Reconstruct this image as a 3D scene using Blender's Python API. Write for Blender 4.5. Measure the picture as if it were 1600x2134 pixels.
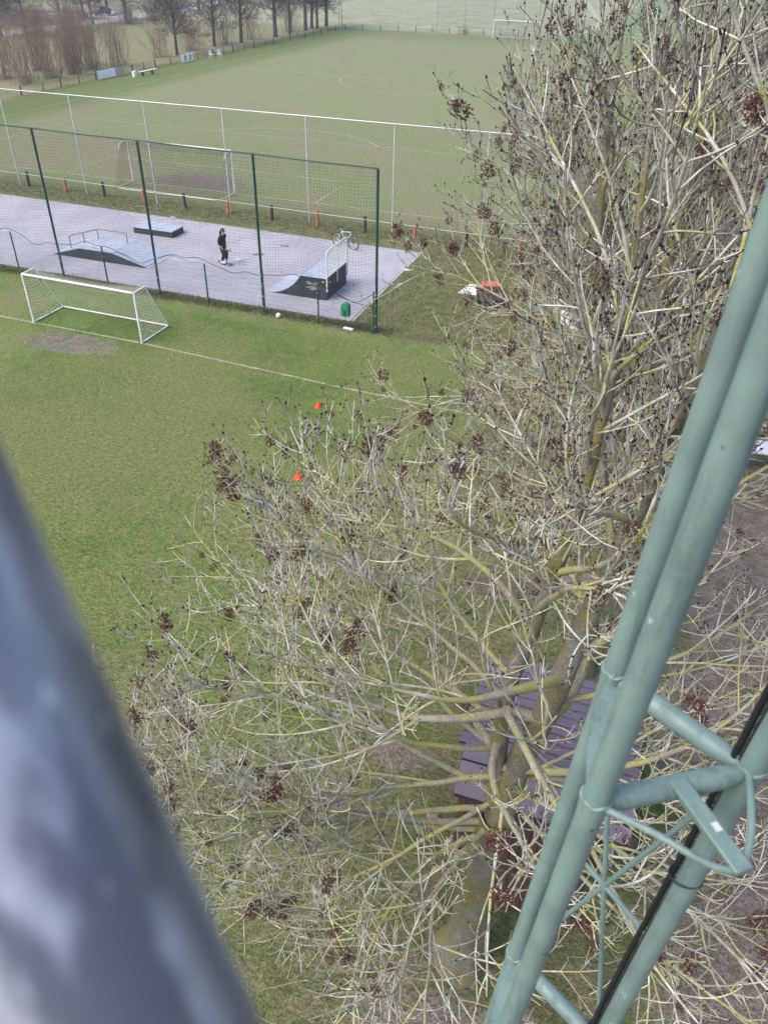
import bpy, bmesh, math, random
import numpy as np
from mathutils import Vector, Matrix
random.seed(7)
for o in list(bpy.data.objects): bpy.data.objects.remove(o)
scene = bpy.context.scene
COL = scene.collection
R = math.radians

# ------------------------------------------------------------------ camera
CAM = (29.918, -45.913, 13.381)
cam = bpy.data.cameras.new('camera'); camo = bpy.data.objects.new('camera', cam); COL.objects.link(camo)
cam.sensor_fit = 'VERTICAL'; cam.sensor_height = 24.0; cam.lens = 24.0*1648.5/2134.0
cam.clip_start = 0.01; cam.clip_end = 3000
_y, _p, _r = R(-19.0016), R(36.1607), R(-1.2765)
r0 = Vector((math.cos(_y), -math.sin(_y), 0)); f0 = Vector((math.sin(_y), math.cos(_y), 0)); zz = Vector((0, 0, 1))
fw = f0*math.cos(_p)-zz*math.sin(_p); u0 = f0*math.sin(_p)+zz*math.cos(_p)
rt = r0*math.cos(_r)-u0*math.sin(_r); up = r0*math.sin(_r)+u0*math.cos(_r)
camo.matrix_world = Matrix(((rt.x, up.x, -fw.x, CAM[0]), (rt.y, up.y, -fw.y, CAM[1]), (rt.z, up.z, -fw.z, CAM[2]), (0, 0, 0, 1)))
cam.dof.use_dof = True; cam.dof.focus_distance = 18.0; cam.dof.aperture_fstop = cam.lens/4.2
scene.camera = camo

# ------------------------------------------------------------------ world, sun, exposure
SUN_EL, SUN_AZ = 52, 222      # azimuth in degrees, clockwise from +Y
w = bpy.data.worlds.new('World'); scene.world = w; w.use_nodes = True
nt = w.node_tree; nt.nodes.clear()
sky = nt.nodes.new('ShaderNodeTexSky'); sky.sky_type = 'NISHITA'; sky.sun_disc = False
sky.sun_elevation = R(SUN_EL); sky.sun_rotation = R(SUN_AZ); sky.air_density = 1.0; sky.dust_density = 3.0; sky.ozone_density = 1.0
bg = nt.nodes.new('ShaderNodeBackground'); bg.inputs['Strength'].default_value = 0.14
ow = nt.nodes.new('ShaderNodeOutputWorld'); nt.links.new(sky.outputs[0], bg.inputs[0]); nt.links.new(bg.outputs[0], ow.inputs[0])
sl = bpy.data.lights.new('sun', 'SUN'); sl.energy = 1.2; sl.angle = R(40); sl.color = (1, .955, .9)
so = bpy.data.objects.new('sun', sl); COL.objects.link(so)
sd = Vector((math.sin(R(SUN_AZ))*math.cos(R(SUN_EL)), math.cos(R(SUN_AZ))*math.cos(R(SUN_EL)), math.sin(R(SUN_EL))))
so.rotation_euler = sd.to_track_quat('Z', 'Y').to_euler(); so.location = (0, 0, 60)
scene.view_settings.view_transform = 'Standard'; scene.view_settings.look = 'None'
scene.view_settings.exposure = 1.16; scene.view_settings.gamma = 1

# ------------------------------------------------------------------ helpers: meshes
def link_mesh(name, me, mat=None, parent=None, loc=None):
    o = bpy.data.objects.new(name, me); COL.objects.link(o)
    if mat is not None: me.materials.clear(); me.materials.append(mat)
    if parent: o.parent = parent
    if loc is not None: o.location = loc
    return o
def tag(o, label=None, cat=None, group=None, kind=None):
    if label: o['label'] = label
    if cat: o['category'] = cat
    if group: o['group'] = group
    if kind: o['kind'] = kind
    return o
def thing(name, label, cat, loc=(0, 0, 0), rz=0, group=None):
    o = bpy.data.objects.new(name, None); COL.objects.link(o); o.location = loc; o.rotation_euler = (0, 0, rz)
    o.empty_display_size = .3
    return tag(o, label, cat, group)
def fast_mesh(name, V, Q, attrs=None, smooth=True):
    """V (n,3) array, Q (m,k) index array (k = 3 or 4)"""
    me = bpy.data.meshes.new(name); V = np.asarray(V, np.float32); Q = np.asarray(Q, np.int32); k = Q.shape[1]
    me.vertices.add(len(V)); me.vertices.foreach_set('co', V.ravel())
    me.loops.add(Q.size); me.loops.foreach_set('vertex_index', Q.ravel())
    me.polygons.add(len(Q)); me.polygons.foreach_set('loop_start', np.arange(0, Q.size, k, dtype=np.int32))
    me.polygons.foreach_set('use_smooth', np.full(len(Q), smooth))
    for n, a in (attrs or {}).items():
        at = me.attributes.new(n, 'FLOAT', 'POINT'); at.data.foreach_set('value', np.asarray(a, np.float32))
    me.update(calc_edges=True); return me
def nrm(a): return a/np.maximum(np.linalg.norm(a, axis=-1, keepdims=True), 1e-9)
def tubes(P, Rr, sides):
    """P (m,n,3), Rr (m,n) -> verts, quads"""
    m, n, _ = P.shape
    T = np.empty_like(P); T[:, 1:-1] = P[:, 2:]-P[:, :-2]; T[:, 0] = P[:, 1]-P[:, 0]; T[:, -1] = P[:, -1]-P[:, -2]; T = nrm(T)
    av = nrm(P[:, -1]-P[:, 0]+1e-6); ref = np.zeros((m, 3)); ref[np.arange(m), np.abs(av).argmin(1)] = 1
    U = nrm(ref[:, None]-(T*ref[:, None]).sum(-1, keepdims=True)*T); W = np.cross(T, U)
    a = np.arange(sides)*2*math.pi/sides
    V = P[:, :, None]+Rr[:, :, None, None]*(np.cos(a)[None, None, :, None]*U[:, :, None]+np.sin(a)[None, None, :, None]*W[:, :, None])
    idx = np.arange(m*n*sides).reshape(m, n, sides); nx = np.roll(idx, -1, 2)
    Q = np.stack([idx[:, :-1], nx[:, :-1], nx[:, 1:], idx[:, 1:]], -1).reshape(-1, 4)
    return V.reshape(-1, 3), Q
class MB:
    def __init__(s): s.v = []; s.f = []; s.sm = []
    def add(s, V, F, smooth=False):
        b = len(s.v); s.v += [tuple(x) for x in V]; s.f += [tuple(i+b for i in f) for f in F]; s.sm += [smooth]*len(F); return s
    def box(s, c, d, rz=0, M=None):
        x, y, z = d[0]/2, d[1]/2, d[2]/2; V = [Vector((sx*x, sy*y, sz*z)) for sz in (-1, 1) for sy in (-1, 1) for sx in (-1, 1)]
        if M is None: M = Matrix.Rotation(rz, 3, 'Z')
        V = [M @ v+Vector(c) for v in V]
        return s.add(V, [(0, 2, 3, 1), (4, 5, 7, 6), (0, 1, 5, 4), (2, 6, 7, 3), (0, 4, 6, 2), (1, 3, 7, 5)])
    def tube(s, pts, r, n=10, cap=True, closed=False):
        P = np.array([list(p) for p in pts], float); k = len(P)
        rr = np.full(k, r) if np.isscalar(r) else np.array(r)
        T = np.gradient(P, axis=0) if not closed else np.roll(P, -1, 0)-np.roll(P, 1, 0)
        T = nrm(T); ref = np.zeros(3); ref[np.abs(T).max(0).argmin()] = 1
        U = nrm(ref-(T@ref)[:, None]*T); W = np.cross(T, U); a = np.arange(n)*2*math.pi/n
        V = P[:, None]+rr[:, None, None]*(np.cos(a)[None, :, None]*U[:, None]+np.sin(a)[None, :, None]*W[:, None])
        F = []
        for i in range(k if closed else k-1):
            j = (i+1) % k
            for q in range(n): F.append((i*n+q, i*n+(q+1) % n, j*n+(q+1) % n, j*n+q))
        b = len(s.v); s.add(V.reshape(-1, 3), F, True)
        if cap and not closed: s.f += [tuple(b+q for q in range(n))[::-1], tuple(b+(k-1)*n+q for q in range(n))]; s.sm += [False, False]
        return s
    def prism(s, poly, h0, h1, axis='y', inset=0):
        """poly: 2-D outline; extruded along axis between h0 and h1"""
        k = len(poly)
        def mp(a, b, h): return {'y': (a, h, b), 'x': (h, a, b), 'z': (a, b, h)}[axis]
        V = [mp(a, b, h0) for a, b in poly]+[mp(a, b, h1) for a, b in poly]
        F = [tuple(range(k)), tuple(range(2*k-1, k-1, -1))]+[(i, i+k, (i+1) % k+k, (i+1) % k) for i in range(k)]
        return s.add(V, F)
    def ell(s, c, r, nu=12, nv=8):
        V = []; F = []
        for i in range(nv+1):
            t = math.pi*i/nv
            for j in range(nu):
                p = 2*math.pi*j/nu; V.append((c[0]+r[0]*math.sin(t)*math.cos(p), c[1]+r[1]*math.sin(t)*math.sin(p), c[2]+r[2]*math.cos(t)))
        for i in range(nv):
            for j in range(nu): F.append((i*nu+j, (i+1)*nu+j, (i+1)*nu+(j+1) % nu, i*nu+(j+1) % nu))
        return s.add(V, F, True)
    def mesh(s, name, fix=True):
        me = bpy.data.meshes.new(name); me.from_pydata(s.v, [], s.f); me.polygons.foreach_set('use_smooth', s.sm)
        if fix:
            bm = bmesh.new(); bm.from_mesh(me); bmesh.ops.recalc_face_normals(bm, faces=bm.faces); bm.to_mesh(me); bm.free()
        me.set_sharp_from_angle(angle=R(40)); return me
    def build(s, name, mat, parent=None, bevel=0, loc=None, seg=2):
        o = link_mesh(name, s.mesh(name), mat, parent, loc)
        if bevel:
            b = o.modifiers.new('bevel', 'BEVEL'); b.width = bevel; b.segments = seg; b.limit_method = 'ANGLE'; b.angle_limit = R(35)
        return o
def copy_tree(o, parent=None):
    c = o.copy(); COL.objects.link(c); c.parent = parent
    for ch in list(o.children): copy_tree(ch, c)
    return c
def sheet(name, pts, z, mat, parent=None):
    me = bpy.data.meshes.new(name); me.from_pydata([(x, y, z) for x, y in pts], [], [tuple(range(len(pts)))])
    return link_mesh(name, me, mat, parent)
def ribbon(name, pts, wd, z, mat, parent=None, closed=False):
    P = [Vector(p) for p in pts]; V = []; n = len(P)
    for i, p in enumerate(P):
        a = P[(i-1) % n] if (closed or i > 0) else p; b = P[(i+1) % n] if (closed or i < n-1) else p
        t = (b-a).normalized(); q = Vector((-t.y, t.x))*wd/2; V += [(p.x+q.x, p.y+q.y, z), (p.x-q.x, p.y-q.y, z)]
    F = [(2*i, 2*i+1, (2*i+3) % (2*n), (2*i+2) % (2*n)) for i in range(n if closed else n-1)]
    me = bpy.data.meshes.new(name); me.from_pydata(V, [], F); return link_mesh(name, me, mat, parent)

# ------------------------------------------------------------------ helpers: node materials
class NT:
    def __init__(s, tree): s.t = tree
    def n(s, typ, **kw):
        x = s.t.nodes.new(typ)
        for k, v in kw.items(): setattr(x, k, v)
        return x
    def put(s, sock, v):
        if isinstance(v, bpy.types.NodeSocket): s.t.links.new(v, sock)
        else:
            if hasattr(sock.default_value, '__len__') and not hasattr(v, '__len__'): v = (v, v, v, 1) if len(sock.default_value) == 4 else (v, v, v)
            if hasattr(v, '__len__') and len(v) == 3 and len(sock.default_value) == 4: v = (*v, 1)
            sock.default_value = v
    def m(s, op, a, b=0, c=0):
        x = s.n('ShaderNodeMath', operation=op); s.put(x.inputs[0], a); s.put(x.inputs[1], b)
        if op in ('MULTIPLY_ADD', 'SMOOTH_MIN'): s.put(x.inputs[2], c)
        return x.outputs[0]
    def noise(s, scale, detail=3, vec=None, rough=.55, dist=0):
        x = s.n('ShaderNodeTexNoise'); x.inputs['Scale'].default_value = scale; x.inputs['Detail'].default_value = detail
        x.inputs['Roughness'].default_value = rough; x.inputs['Distortion'].default_value = dist
        s.put(x.inputs['Vector'], vec if vec is not None else s.obj()); return x.outputs[0]
    def obj(s):
        if not hasattr(s, '_o'): s._o = s.n('ShaderNodeTexCoord').outputs['Object']
        return s._o
    def ss(s, v, a, b, lo=0, hi=1):
        x = s.n('ShaderNodeMapRange', interpolation_type='SMOOTHSTEP'); s.put(x.inputs['Value'], v)
        for k, q in zip(('From Min', 'From Max', 'To Min', 'To Max'), (a, b, lo, hi)): s.put(x.inputs[k], q)
        return x.outputs[0]
    def mix(s, f, a, b, mode='MIX'):
        x = s.n('ShaderNodeMix', data_type='RGBA', blend_type=mode); s.put(x.inputs[0], f); s.put(x.inputs[6], a); s.put(x.inputs[7], b); return x.outputs[2]
    def attr(s, name):
        x = s.n('ShaderNodeAttribute', attribute_name=name); return x.outputs['Fac']
    def scale_vec(s, v, sc):
        x = s.n('ShaderNodeMapping'); s.put(x.inputs['Vector'], v); x.inputs['Scale'].default_value = sc; return x.outputs[0]
    def bsdf(s, col, rough=.6, metal=0, bump=None, bstr=.3, bdist=.01, spec=.35, alpha=None, trans=0, coat=0):
        b = s.n('ShaderNodeBsdfPrincipled'); s.put(b.inputs['Base Color'], col); s.put(b.inputs['Roughness'], rough); s.put(b.inputs['Metallic'], metal)
        s.put(b.inputs['Specular IOR Level'], spec); s.put(b.inputs['Transmission Weight'], trans); s.put(b.inputs['Coat Weight'], coat)
        if bump is not None:
            x = s.n('ShaderNodeBump'); x.inputs['Strength'].default_value = bstr; x.inputs['Distance'].default_value = bdist
            s.put(x.inputs['Height'], bump); s.t.links.new(x.outputs[0], b.inputs['Normal'])
        o = s.n('ShaderNodeOutputMaterial'); s.t.links.new(b.outputs[0], o.inputs[0]); return b
def newmat(name):
    m = bpy.data.materials.new(name); m.use_nodes = True; m.node_tree.nodes.clear(); return m, NT(m.node_tree)
def mat(name, col, rough=.6, metal=0, col2=None, scale=6, lo=.38, hi=.66, bump=0, bscale=None, bdist=.01, spec=.35, detail=4, stretch=None, coat=0, trans=0):
    m, N = newmat(name); vec = N.obj()
    if stretch: vec = N.scale_vec(vec, stretch)
    c2 = col2 if col2 is not None else tuple(x*.78 for x in col)
    f = N.ss(N.noise(scale, detail, vec), lo, hi); c = N.mix(f, col, c2)
    rr = N.ss(N.noise(scale*2.3, 3, vec), .3, .7, max(0, rough-.08), min(1, rough+.1))
    N.bsdf(c, rr, metal, N.noise(bscale or scale*4, 4, vec) if bump else None, bump, bdist, spec, coat=coat, trans=trans); return m

# ground colour as a node group: shared by the ground sheet and the grass blades
gg = bpy.data.node_groups.new('ground_colour', 'ShaderNodeTree')
gg.interface.new_socket('Vector', in_out='INPUT', socket_type='NodeSocketVector')
gg.interface.new_socket('Color', in_out='OUTPUT', socket_type='NodeSocketColor')
gg.interface.new_socket('Bare', in_out='OUTPUT', socket_type='NodeSocketFloat')
G_ = NT(gg); gi = gg.nodes.new('NodeGroupInput'); go = gg.nodes.new('NodeGroupOutput'); G_._o = gi.outputs[0]
sx = G_.n('ShaderNodeSeparateXYZ'); gg.links.new(gi.outputs[0], sx.inputs[0]); X, Y = sx.outputs[0], sx.outputs[1]
n_big = G_.noise(.09, 3); n_mid = G_.noise(.45, 4); n_sm = G_.noise(2.2, 5); n_fine = G_.noise(14, 4); n_edge = G_.noise(.7, 4); n_blob = G_.noise(1.3, 5)
def near(v, a, b): return G_.ss(G_.m('ADD', v, G_.m('MULTIPLY', G_.m('SUBTRACT', n_edge, .5), 2.4)), a, b)
# training pitch turf
turf = G_.mix(G_.ss(n_mid, .36, .64), (.080, .126, .028), (.110, .154, .038))
turf = G_.mix(G_.m('MULTIPLY', G_.ss(G_.noise(.16, 4, dist=1.2), .54, .70), .8), turf, (.158, .140, .078)); turf = G_.mix(G_.ss(n_big, .42, .60), turf, (.138, .156, .054))
turf = G_.mix(G_.ss(n_sm, .46, .74), turf, (.148, .156, .064))
# main pitch: drier, worn through the middle
mp = G_.mix(G_.ss(n_mid, .35, .65), (.158, .186, .082), (.176, .194, .096))
mp = G_.mix(G_.ss(n_big, .45, .62), mp, (.182, .178, .098)); mp = G_.mix(G_.m('MULTIPLY', G_.ss(G_.noise(.2, 5, dist=.8), .50, .66), .7), mp, (.196, .180, .110))
ax = G_.m('ABSOLUTE', G_.m('ADD', X, 0)); mp = G_.mix(near(ax, 22.0, 26.5), mp, (.108, .140, .045))
mp = G_.mix(G_.m('MULTIPLY', near(Y, 84, 100), .6), mp, (.105, .135, .045))
col = G_.mix(near(Y, -4.6, .5), turf, mp)
# rough strip by the skate pad and behind the green fence
strip = G_.mix(G_.ss(n_sm, .4, .62), (.095, .115, .036), (.150, .140, .075))
strip = G_.mix(G_.ss(n_fine, .58, .70), strip, (.20, .18, .13))
band = G_.m('MULTIPLY', near(Y, -17.6, -16.4), G_.m('SUBTRACT', 1, near(Y, -3.6, -1.6)))
col = G_.mix(band, col, strip)
# meadow left of the pitch, far field
mead = G_.mix(G_.ss(n_mid, .36, .64), (.16, .165, .075), (.20, .185, .105))
mead = G_.mix(G_.m('MULTIPLY', G_.ss(n_sm, .5, .66), .5), mead, (.12, .095, .065))
wood = G_.mix(G_.ss(n_sm, .4, .6), (.085, .068, .055), (.12, .10, .075)); mead = G_.mix(G_.m('SUBTRACT', 1, near(X, -79, -75)), mead, wood)
col = G_.mix(G_.m('SUBTRACT', 1, near(X, -33.2, -30.2)), col, mead)
far = G_.mix(G_.ss(G_.noise(.22, 5), .36, .62), (.165, .20, .095), (.25, .245, .165))
far = G_.mix(G_.ss(G_.noise(1.1, 5), .50, .68), far, (.33, .33, .26))
far = G_.mix(near(G_.m('ADD', X, G_.m('MULTIPLY', Y, -.06)), -1.0, 1.5), far, (.14, .185, .085))
col = G_.mix(near(Y, 102.4, 105.2), col, far)
# thin, leaf-littered turf under the ash trees, and bare trodden earth
und = G_.mix(G_.ss(n_sm, .40, .62), (.082, .095, .036), (.145, .128, .075))
und = G_.mix(G_.ss(n_mid, .52, .68), und, (.115, .094, .066))
treeband = G_.m('MULTIPLY', near(X, 22.5, 28.2), G_.m('SUBTRACT', 1, near(Y, -20, -16)))
col = G_.mix(G_.m('MULTIPLY', treeband, G_.ss(n_edge, .30, .66, .45, 1)), col, und)
soil = G_.mix(G_.ss(n_sm, .38, .62), (.135, .104, .092), (.175, .142, .126)); soil = G_.mix(G_.ss(n_fine, .6, .72), soil, (.24, .20, .17))
def blob(cx, cy, rx, ry, k=1.1, a=1.45, b=.25):
    dx = G_.m('DIVIDE', G_.m('SUBTRACT', X, cx), rx); dy = G_.m('DIVIDE', G_.m('SUBTRACT', Y, cy), ry)
    d = G_.m('SQRT', G_.m('ADD', G_.m('MULTIPLY', dx, dx), G_.m('MULTIPLY', dy, dy)))
    d = G_.m('ADD', d, G_.m('MULTIPLY', G_.m('SUBTRACT', n_blob, .5), k)); return G_.ss(d, a, b)
bare = G_.m('MAXIMUM', blob(8.5, -22.4, 2.2, .9, 1.0, 1.25, .55), blob(.3, 1.7, 3.4, 2.2, .9, 1.25, .6))
for b_ in ((29.3, -40.9, 1.5, 1.05), (30.3, -33.2, 1.1, .9), (26.9, -36.3, .8, .4), (0, 98.5, 3.2, 1.6), (30.6, -26.2, 1.2, 1.0)):
    bare = G_.m('MAXIMUM', bare, blob(*b_))
bare = G_.m('MAXIMUM', bare, G_.m('MULTIPLY', near(X, 31.6, 32.9), G_.m('SUBTRACT', 1, near(Y, -24, -19))))
bare = G_.m('MULTIPLY', bare, G_.ss(n_sm, .25, .60, .45, .95))
col = G_.mix(bare, col, soil)
# trampled edge along the fence foot
foot = G_.m('MULTIPLY', G_.ss(G_.m('ABSOLUTE', G_.m('ADD', Y, 16.72)), .55, .05), G_.ss(n_edge, .42, .62)); col = G_.mix(G_.m('MULTIPLY', foot, .8), col, (.105, .085, .065))
gg.links.new(col, go.inputs[0]); gg.links.new(bare, go.inputs[1])
def ground_mat(name, blades=False):
    m, N = newmat(name); g = N.n('ShaderNodeGroup'); g.node_tree = gg; N.put(g.inputs[0], N.obj())
    c = g.outputs[0]
    if blades:
        c = N.mix(N.attr('rnd'), N.mix(1, c, (.62, .62, .60), 'MULTIPLY'), N.mix(1, c, (1.5, 1.42, 1.35), 'MULTIPLY')); N.bsdf(c, .75, spec=.2)
    else:
        st = N.noise(24, 5, rough=.75); vv = N.noise(7, 5, N.scale_vec(N.obj(), (1, 1.9, 1)), rough=.7, dist=.6)
        k = N.m('ADD', N.m('MULTIPLY', st, 1.5), N.m('MULTIPLY', vv, 1.0)); k = N.ss(k, .95, 1.55, .42, 1.62)
        cc = N.n('ShaderNodeCombineXYZ'); [N.put(cc.inputs[i], k) for i in range(3)]
        c = N.mix(1, c, cc.outputs[0], 'MULTIPLY'); N.bsdf(c, .9, bump=N.m('ADD', st, vv), bstr=.55, bdist=.04, spec=.15)
    return m
M = {}
M['ground'] = ground_mat('turf'); M['blade'] = ground_mat('grass_blade', True)
def paint_line(nm='faded_line_paint', mx=.6, off=0):
    m, N = newmat(nm); g = N.n('ShaderNodeGroup'); g.node_tree = gg; N.put(g.inputs[0], N.obj())
    f = N.ss(N.m('ADD', N.noise(9, 5), N.m('MULTIPLY', N.noise(.6, 3), .5)), .52+off, .92+off, 0, mx); N.bsdf(N.mix(f, g.outputs[0], (.46, .47, .38)), .9, bump=N.noise(22, 4), bstr=.4, bdist=.03, spec=.1); return m
M['line'] = paint_line(); M['line_faint'] = paint_line('worn_line_paint', .6, .13)
def asphalt():
    m, N = newmat('pad_asphalt'); a = N.noise(.35, 4); b = N.noise(3.5, 6, rough=.7); c = N.noise(60, 3)
    k = N.mix(N.ss(a, .36, .62), (.285, .275, .315), (.345, .330, .365)); k = N.mix(N.ss(b, .52, .70), k, (.40, .385, .40)); k = N.mix(N.ss(b, .44, .30), k, (.22, .212, .235))
    k = N.mix(N.ss(N.noise(7, 4), .68, .74), k, (.55, .54, .55)); k = N.mix(N.ss(c, .6, .75), k, (.20, .195, .21))
    vo = N.n('ShaderNodeTexVoronoi', feature='DISTANCE_TO_EDGE'); vo.inputs['Scale'].default_value = .33; dv = N.n('ShaderNodeVectorMath', operation='ADD'); nz = N.n('ShaderNodeTexNoise'); nz.inputs['Scale'].default_value = 1.6; N.put(nz.inputs['Vector'], N.obj())
    N.put(dv.inputs[0], N.obj()); N.put(dv.inputs[1], nz.outputs['Color']); N.put(vo.inputs['Vector'], dv.outputs[0]); k = N.mix(N.m('MULTIPLY', N.ss(vo.outputs['Distance'], .012, .002), .28), k, (.14, .135, .145))
    k = N.mix(N.m('MULTIPLY', N.ss(N.noise(2.2, 5, N.scale_vec(N.obj(), (.35, 2.4, 1)), rough=.7), .60, .72), .5), k, (.50, .49, .51)); k = N.mix(N.m('MULTIPLY', N.ss(N.noise(.9, 4, dist=1), .60, .74), .5), k, (.20, .19, .21))
    N.bsdf(k, N.ss(b, .3, .7, .55, .85), bump=c, bstr=.25, bdist=.01, spec=.4); return m
M['asphalt'] = asphalt()
M['road'] = mat('road_grey', (.36, .35, .37), .8, col2=(.28, .275, .29), scale=.6)
M['track'] = mat('track_earth', (.34, .33, .27), .9, col2=(.24, .24, .17), scale=.8)
M['concrete'] = mat('concrete', (.42, .41, .39), .85, col2=(.30, .29, .28), scale=7, bump=.3)
M['galv'] = mat('galvanised_steel', (.50, .51, .54), .42, .75, col2=(.40, .41, .45), scale=14, bump=.05)
M['galv_pale'] = mat('galvanised_pale', (.56, .57, .60), .5, .35, col2=(.45, .46, .50), scale=9)
def rail_steel():
    m, N = newmat('hot_dip_galvanised_rail'); v = N.n('ShaderNodeTexVoronoi'); v.inputs['Scale'].default_value = 60; N.put(v.inputs['Vector'], N.obj())
    vs = N.scale_vec(N.obj(), (1, 1, .34)); a = N.noise(60, 4, vs, dist=.6); c = N.mix(N.ss(a, .38, .62), (.215, .22, .265), (.42, .428, .50)); c = N.mix(N.m('MULTIPLY', v.outputs['Distance'], .3), c, (.15, .152, .18))
    c = N.mix(N.ss(N.noise(44, 3, vs), .50, .62), c, (.115, .118, .15)); c = N.mix(N.ss(N.noise(80, 3, vs), .60, .68), c, (.60, .60, .66)); N.bsdf(c, N.ss(a, .3, .7, .36, .5), .55, spec=.5); return m
M['rail'] = rail_steel()
M['net_black'] = mat('net_black', (.018, .02, .022), .8)
M['wire_green'] = mat('wire_green', (.035, .075, .06), .6)
M['green_post'] = mat('green_paint', (.010, .055, .045), .45, col2=(.008, .042, .036), scale=5, spec=.45)
M['bin'] = mat('bin_green', (.018, .19, .095), .38, col2=(.014, .15, .075), scale=4, spec=.5)
M['white'] = mat('white_paint', (.74, .74, .71), .45, col2=(.60, .60, .56), scale=5)
M['white_net'] = mat('white_net', (.66, .66, .58), .8)
M['orange'] = mat('orange_post', (.46, .135, .085), .75, col2=(.36, .11, .075), scale=4, bump=.15)
M['redpost'] = mat('red_post', (.25, .095, .080), .75, col2=(.18, .075, .065), scale=4)
M['blackpost'] = mat('black_post', (.026, .028, .040), .7, col2=(.045, .045, .055), scale=4, bump=.15)
M['ramp_side'] = mat('ramp_side', (.026, .032, .040), .55, col2=(.040, .046, .055), scale=3, bump=.1)
M['ramp_top'] = mat('ramp_top', (.37, .395, .47), .42, col2=(.31, .335, .40), scale=2.2, spec=.5, bump=.04)
M['steel_dark'] = mat('steel_tube', (.26, .24, .25), .5, .5)
M['cone'] = mat('cone_orange', (.85, .07, .03), .5, col2=(.70, .06, .025))
M['ball'] = mat('ball_white', (.75, .75, .74), .5, col2=(.55, .55, .54), scale=9)
def mast_paint():
    m, N = newmat('weathered_mast_paint'); a = N.noise(9, 4); st = N.noise(30, 4, N.scale_vec(N.obj(), (1, 1, .10)), rough=.7); fi = N.noise(160, 3)
    c = N.mix(N.ss(a, .40, .66), (.152, .224, .206), (.122, .182, .170)); c = N.mix(N.m('MULTIPLY', N.ss(st, .50, .70), .55), c, (.060, .088, .086)); c = N.mix(N.m('MULTIPLY', N.ss(fi, .50, .66), .35), c, (.19, .25, .235))
    c = N.mix(N.ss(N.noise(46, 4, N.scale_vec(N.obj(), (1, 1, .45)), rough=.7), .685, .72), c, (.40, .41, .45)); c = N.mix(N.ss(N.noise(33, 3), .30, .25), c, (.055, .060, .055))
    N.bsdf(c, N.ss(st, .3, .7, .38, .62), bump=N.m('ADD', fi, N.m('MULTIPLY', st, .6)), bstr=.12, bdist=.003, spec=.45); return m
M['mast'] = mast_paint()
M['mast_chip'] = mat('bare_metal_chip', (.55, .55, .58), .5)
M['cable'] = mat('cable_black', (.014, .014, .018), .5)
M['roof'] = mat('roof_violet', (.158, .128, .168), .5, col2=(.128, .104, .138), scale=3, bump=.05, spec=.45)
M['roof_dark'] = mat('roof_joint', (.040, .034, .044), .9)
M['wood_red'] = mat('wood_redbrown', (.120, .066, .052), .75, col2=(.075, .042, .035), scale=5, stretch=(6, 6, .8), bump=.3)
M['wood_grey'] = mat('wood_weathered', (.20, .165, .14), .85, col2=(.13, .105, .09), scale=5, bump=.3)
M['brick'] = mat('brick_debris', (.36, .24, .19), .9)
M['skin'] = mat('skin', (.56, .36, .28), .55, scale=30)
M['cloth_black'] = mat('cloth_black', (.012, .013, .020), .85, col2=(.020, .021, .028), scale=18, bump=.3)
M['trouser'] = mat('cloth_navy', (.014, .015, .024), .85, col2=(.022, .023, .032), scale=14, bump=.3)
M['hair'] = mat('hair_brown', (.095, .060, .038), .7, col2=(.05, .032, .022), scale=40)
M['shoe'] = mat('shoe_white', (.78, .78, .77), .6)
M['glass_dark'] = mat('dark_glass', (.02, .022, .028), .08, spec=.8)
M['car_glass'] = mat('car_glass', (.035, .042, .055), .06, spec=1.0)
M['tyre'] = mat('tyre_black', (.018, .018, .019), .85)
M['bike'] = mat('bike_mint', (.52, .66, .62), .35, spec=.5)
M['car_white'] = mat('car_white', (.80, .80, .80), .25, spec=.6, col2=(.74, .74, .75), coat=.5)
M['car_red'] = mat('car_red', (.42, .05, .045), .3, spec=.6, coat=.5)
M['car_dark'] = mat('car_blue_black', (.025, .03, .05), .22, spec=.6, coat=.6)
M['lamp'] = mat('lamp_glass', (.62, .62, .60), .15, spec=.6)
M['lamp_red'] = mat('lamp_red', (.35, .02, .02), .2)
M['banner_white'] = mat('banner_white', (.86, .86, .86), .7, col2=(.78, .78, .79), scale=2)
M['banner_grey'] = mat('banner_grey', (.36, .38, .44), .7)
M['ink'] = mat('ink_black', (.02, .02, .022), .7)
M['cladding'] = mat('cladding_lavender', (.46, .42, .62), .5, col2=(.40, .37, .55), scale=.7)
M['roof_slate'] = mat('hall_roof', (.16, .15, .19), .6, scale=1.2)
M['red_plastic'] = mat('red_plastic', (.50, .13, .10), .5)
M['cluster'] = mat('ash_keys', (.122, .040, .033), .85, col2=(.058, .025, .022), scale=30, lo=.35, hi=.6)
M['bud'] = mat('bud_black', (.012, .010, .012), .8)
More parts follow.
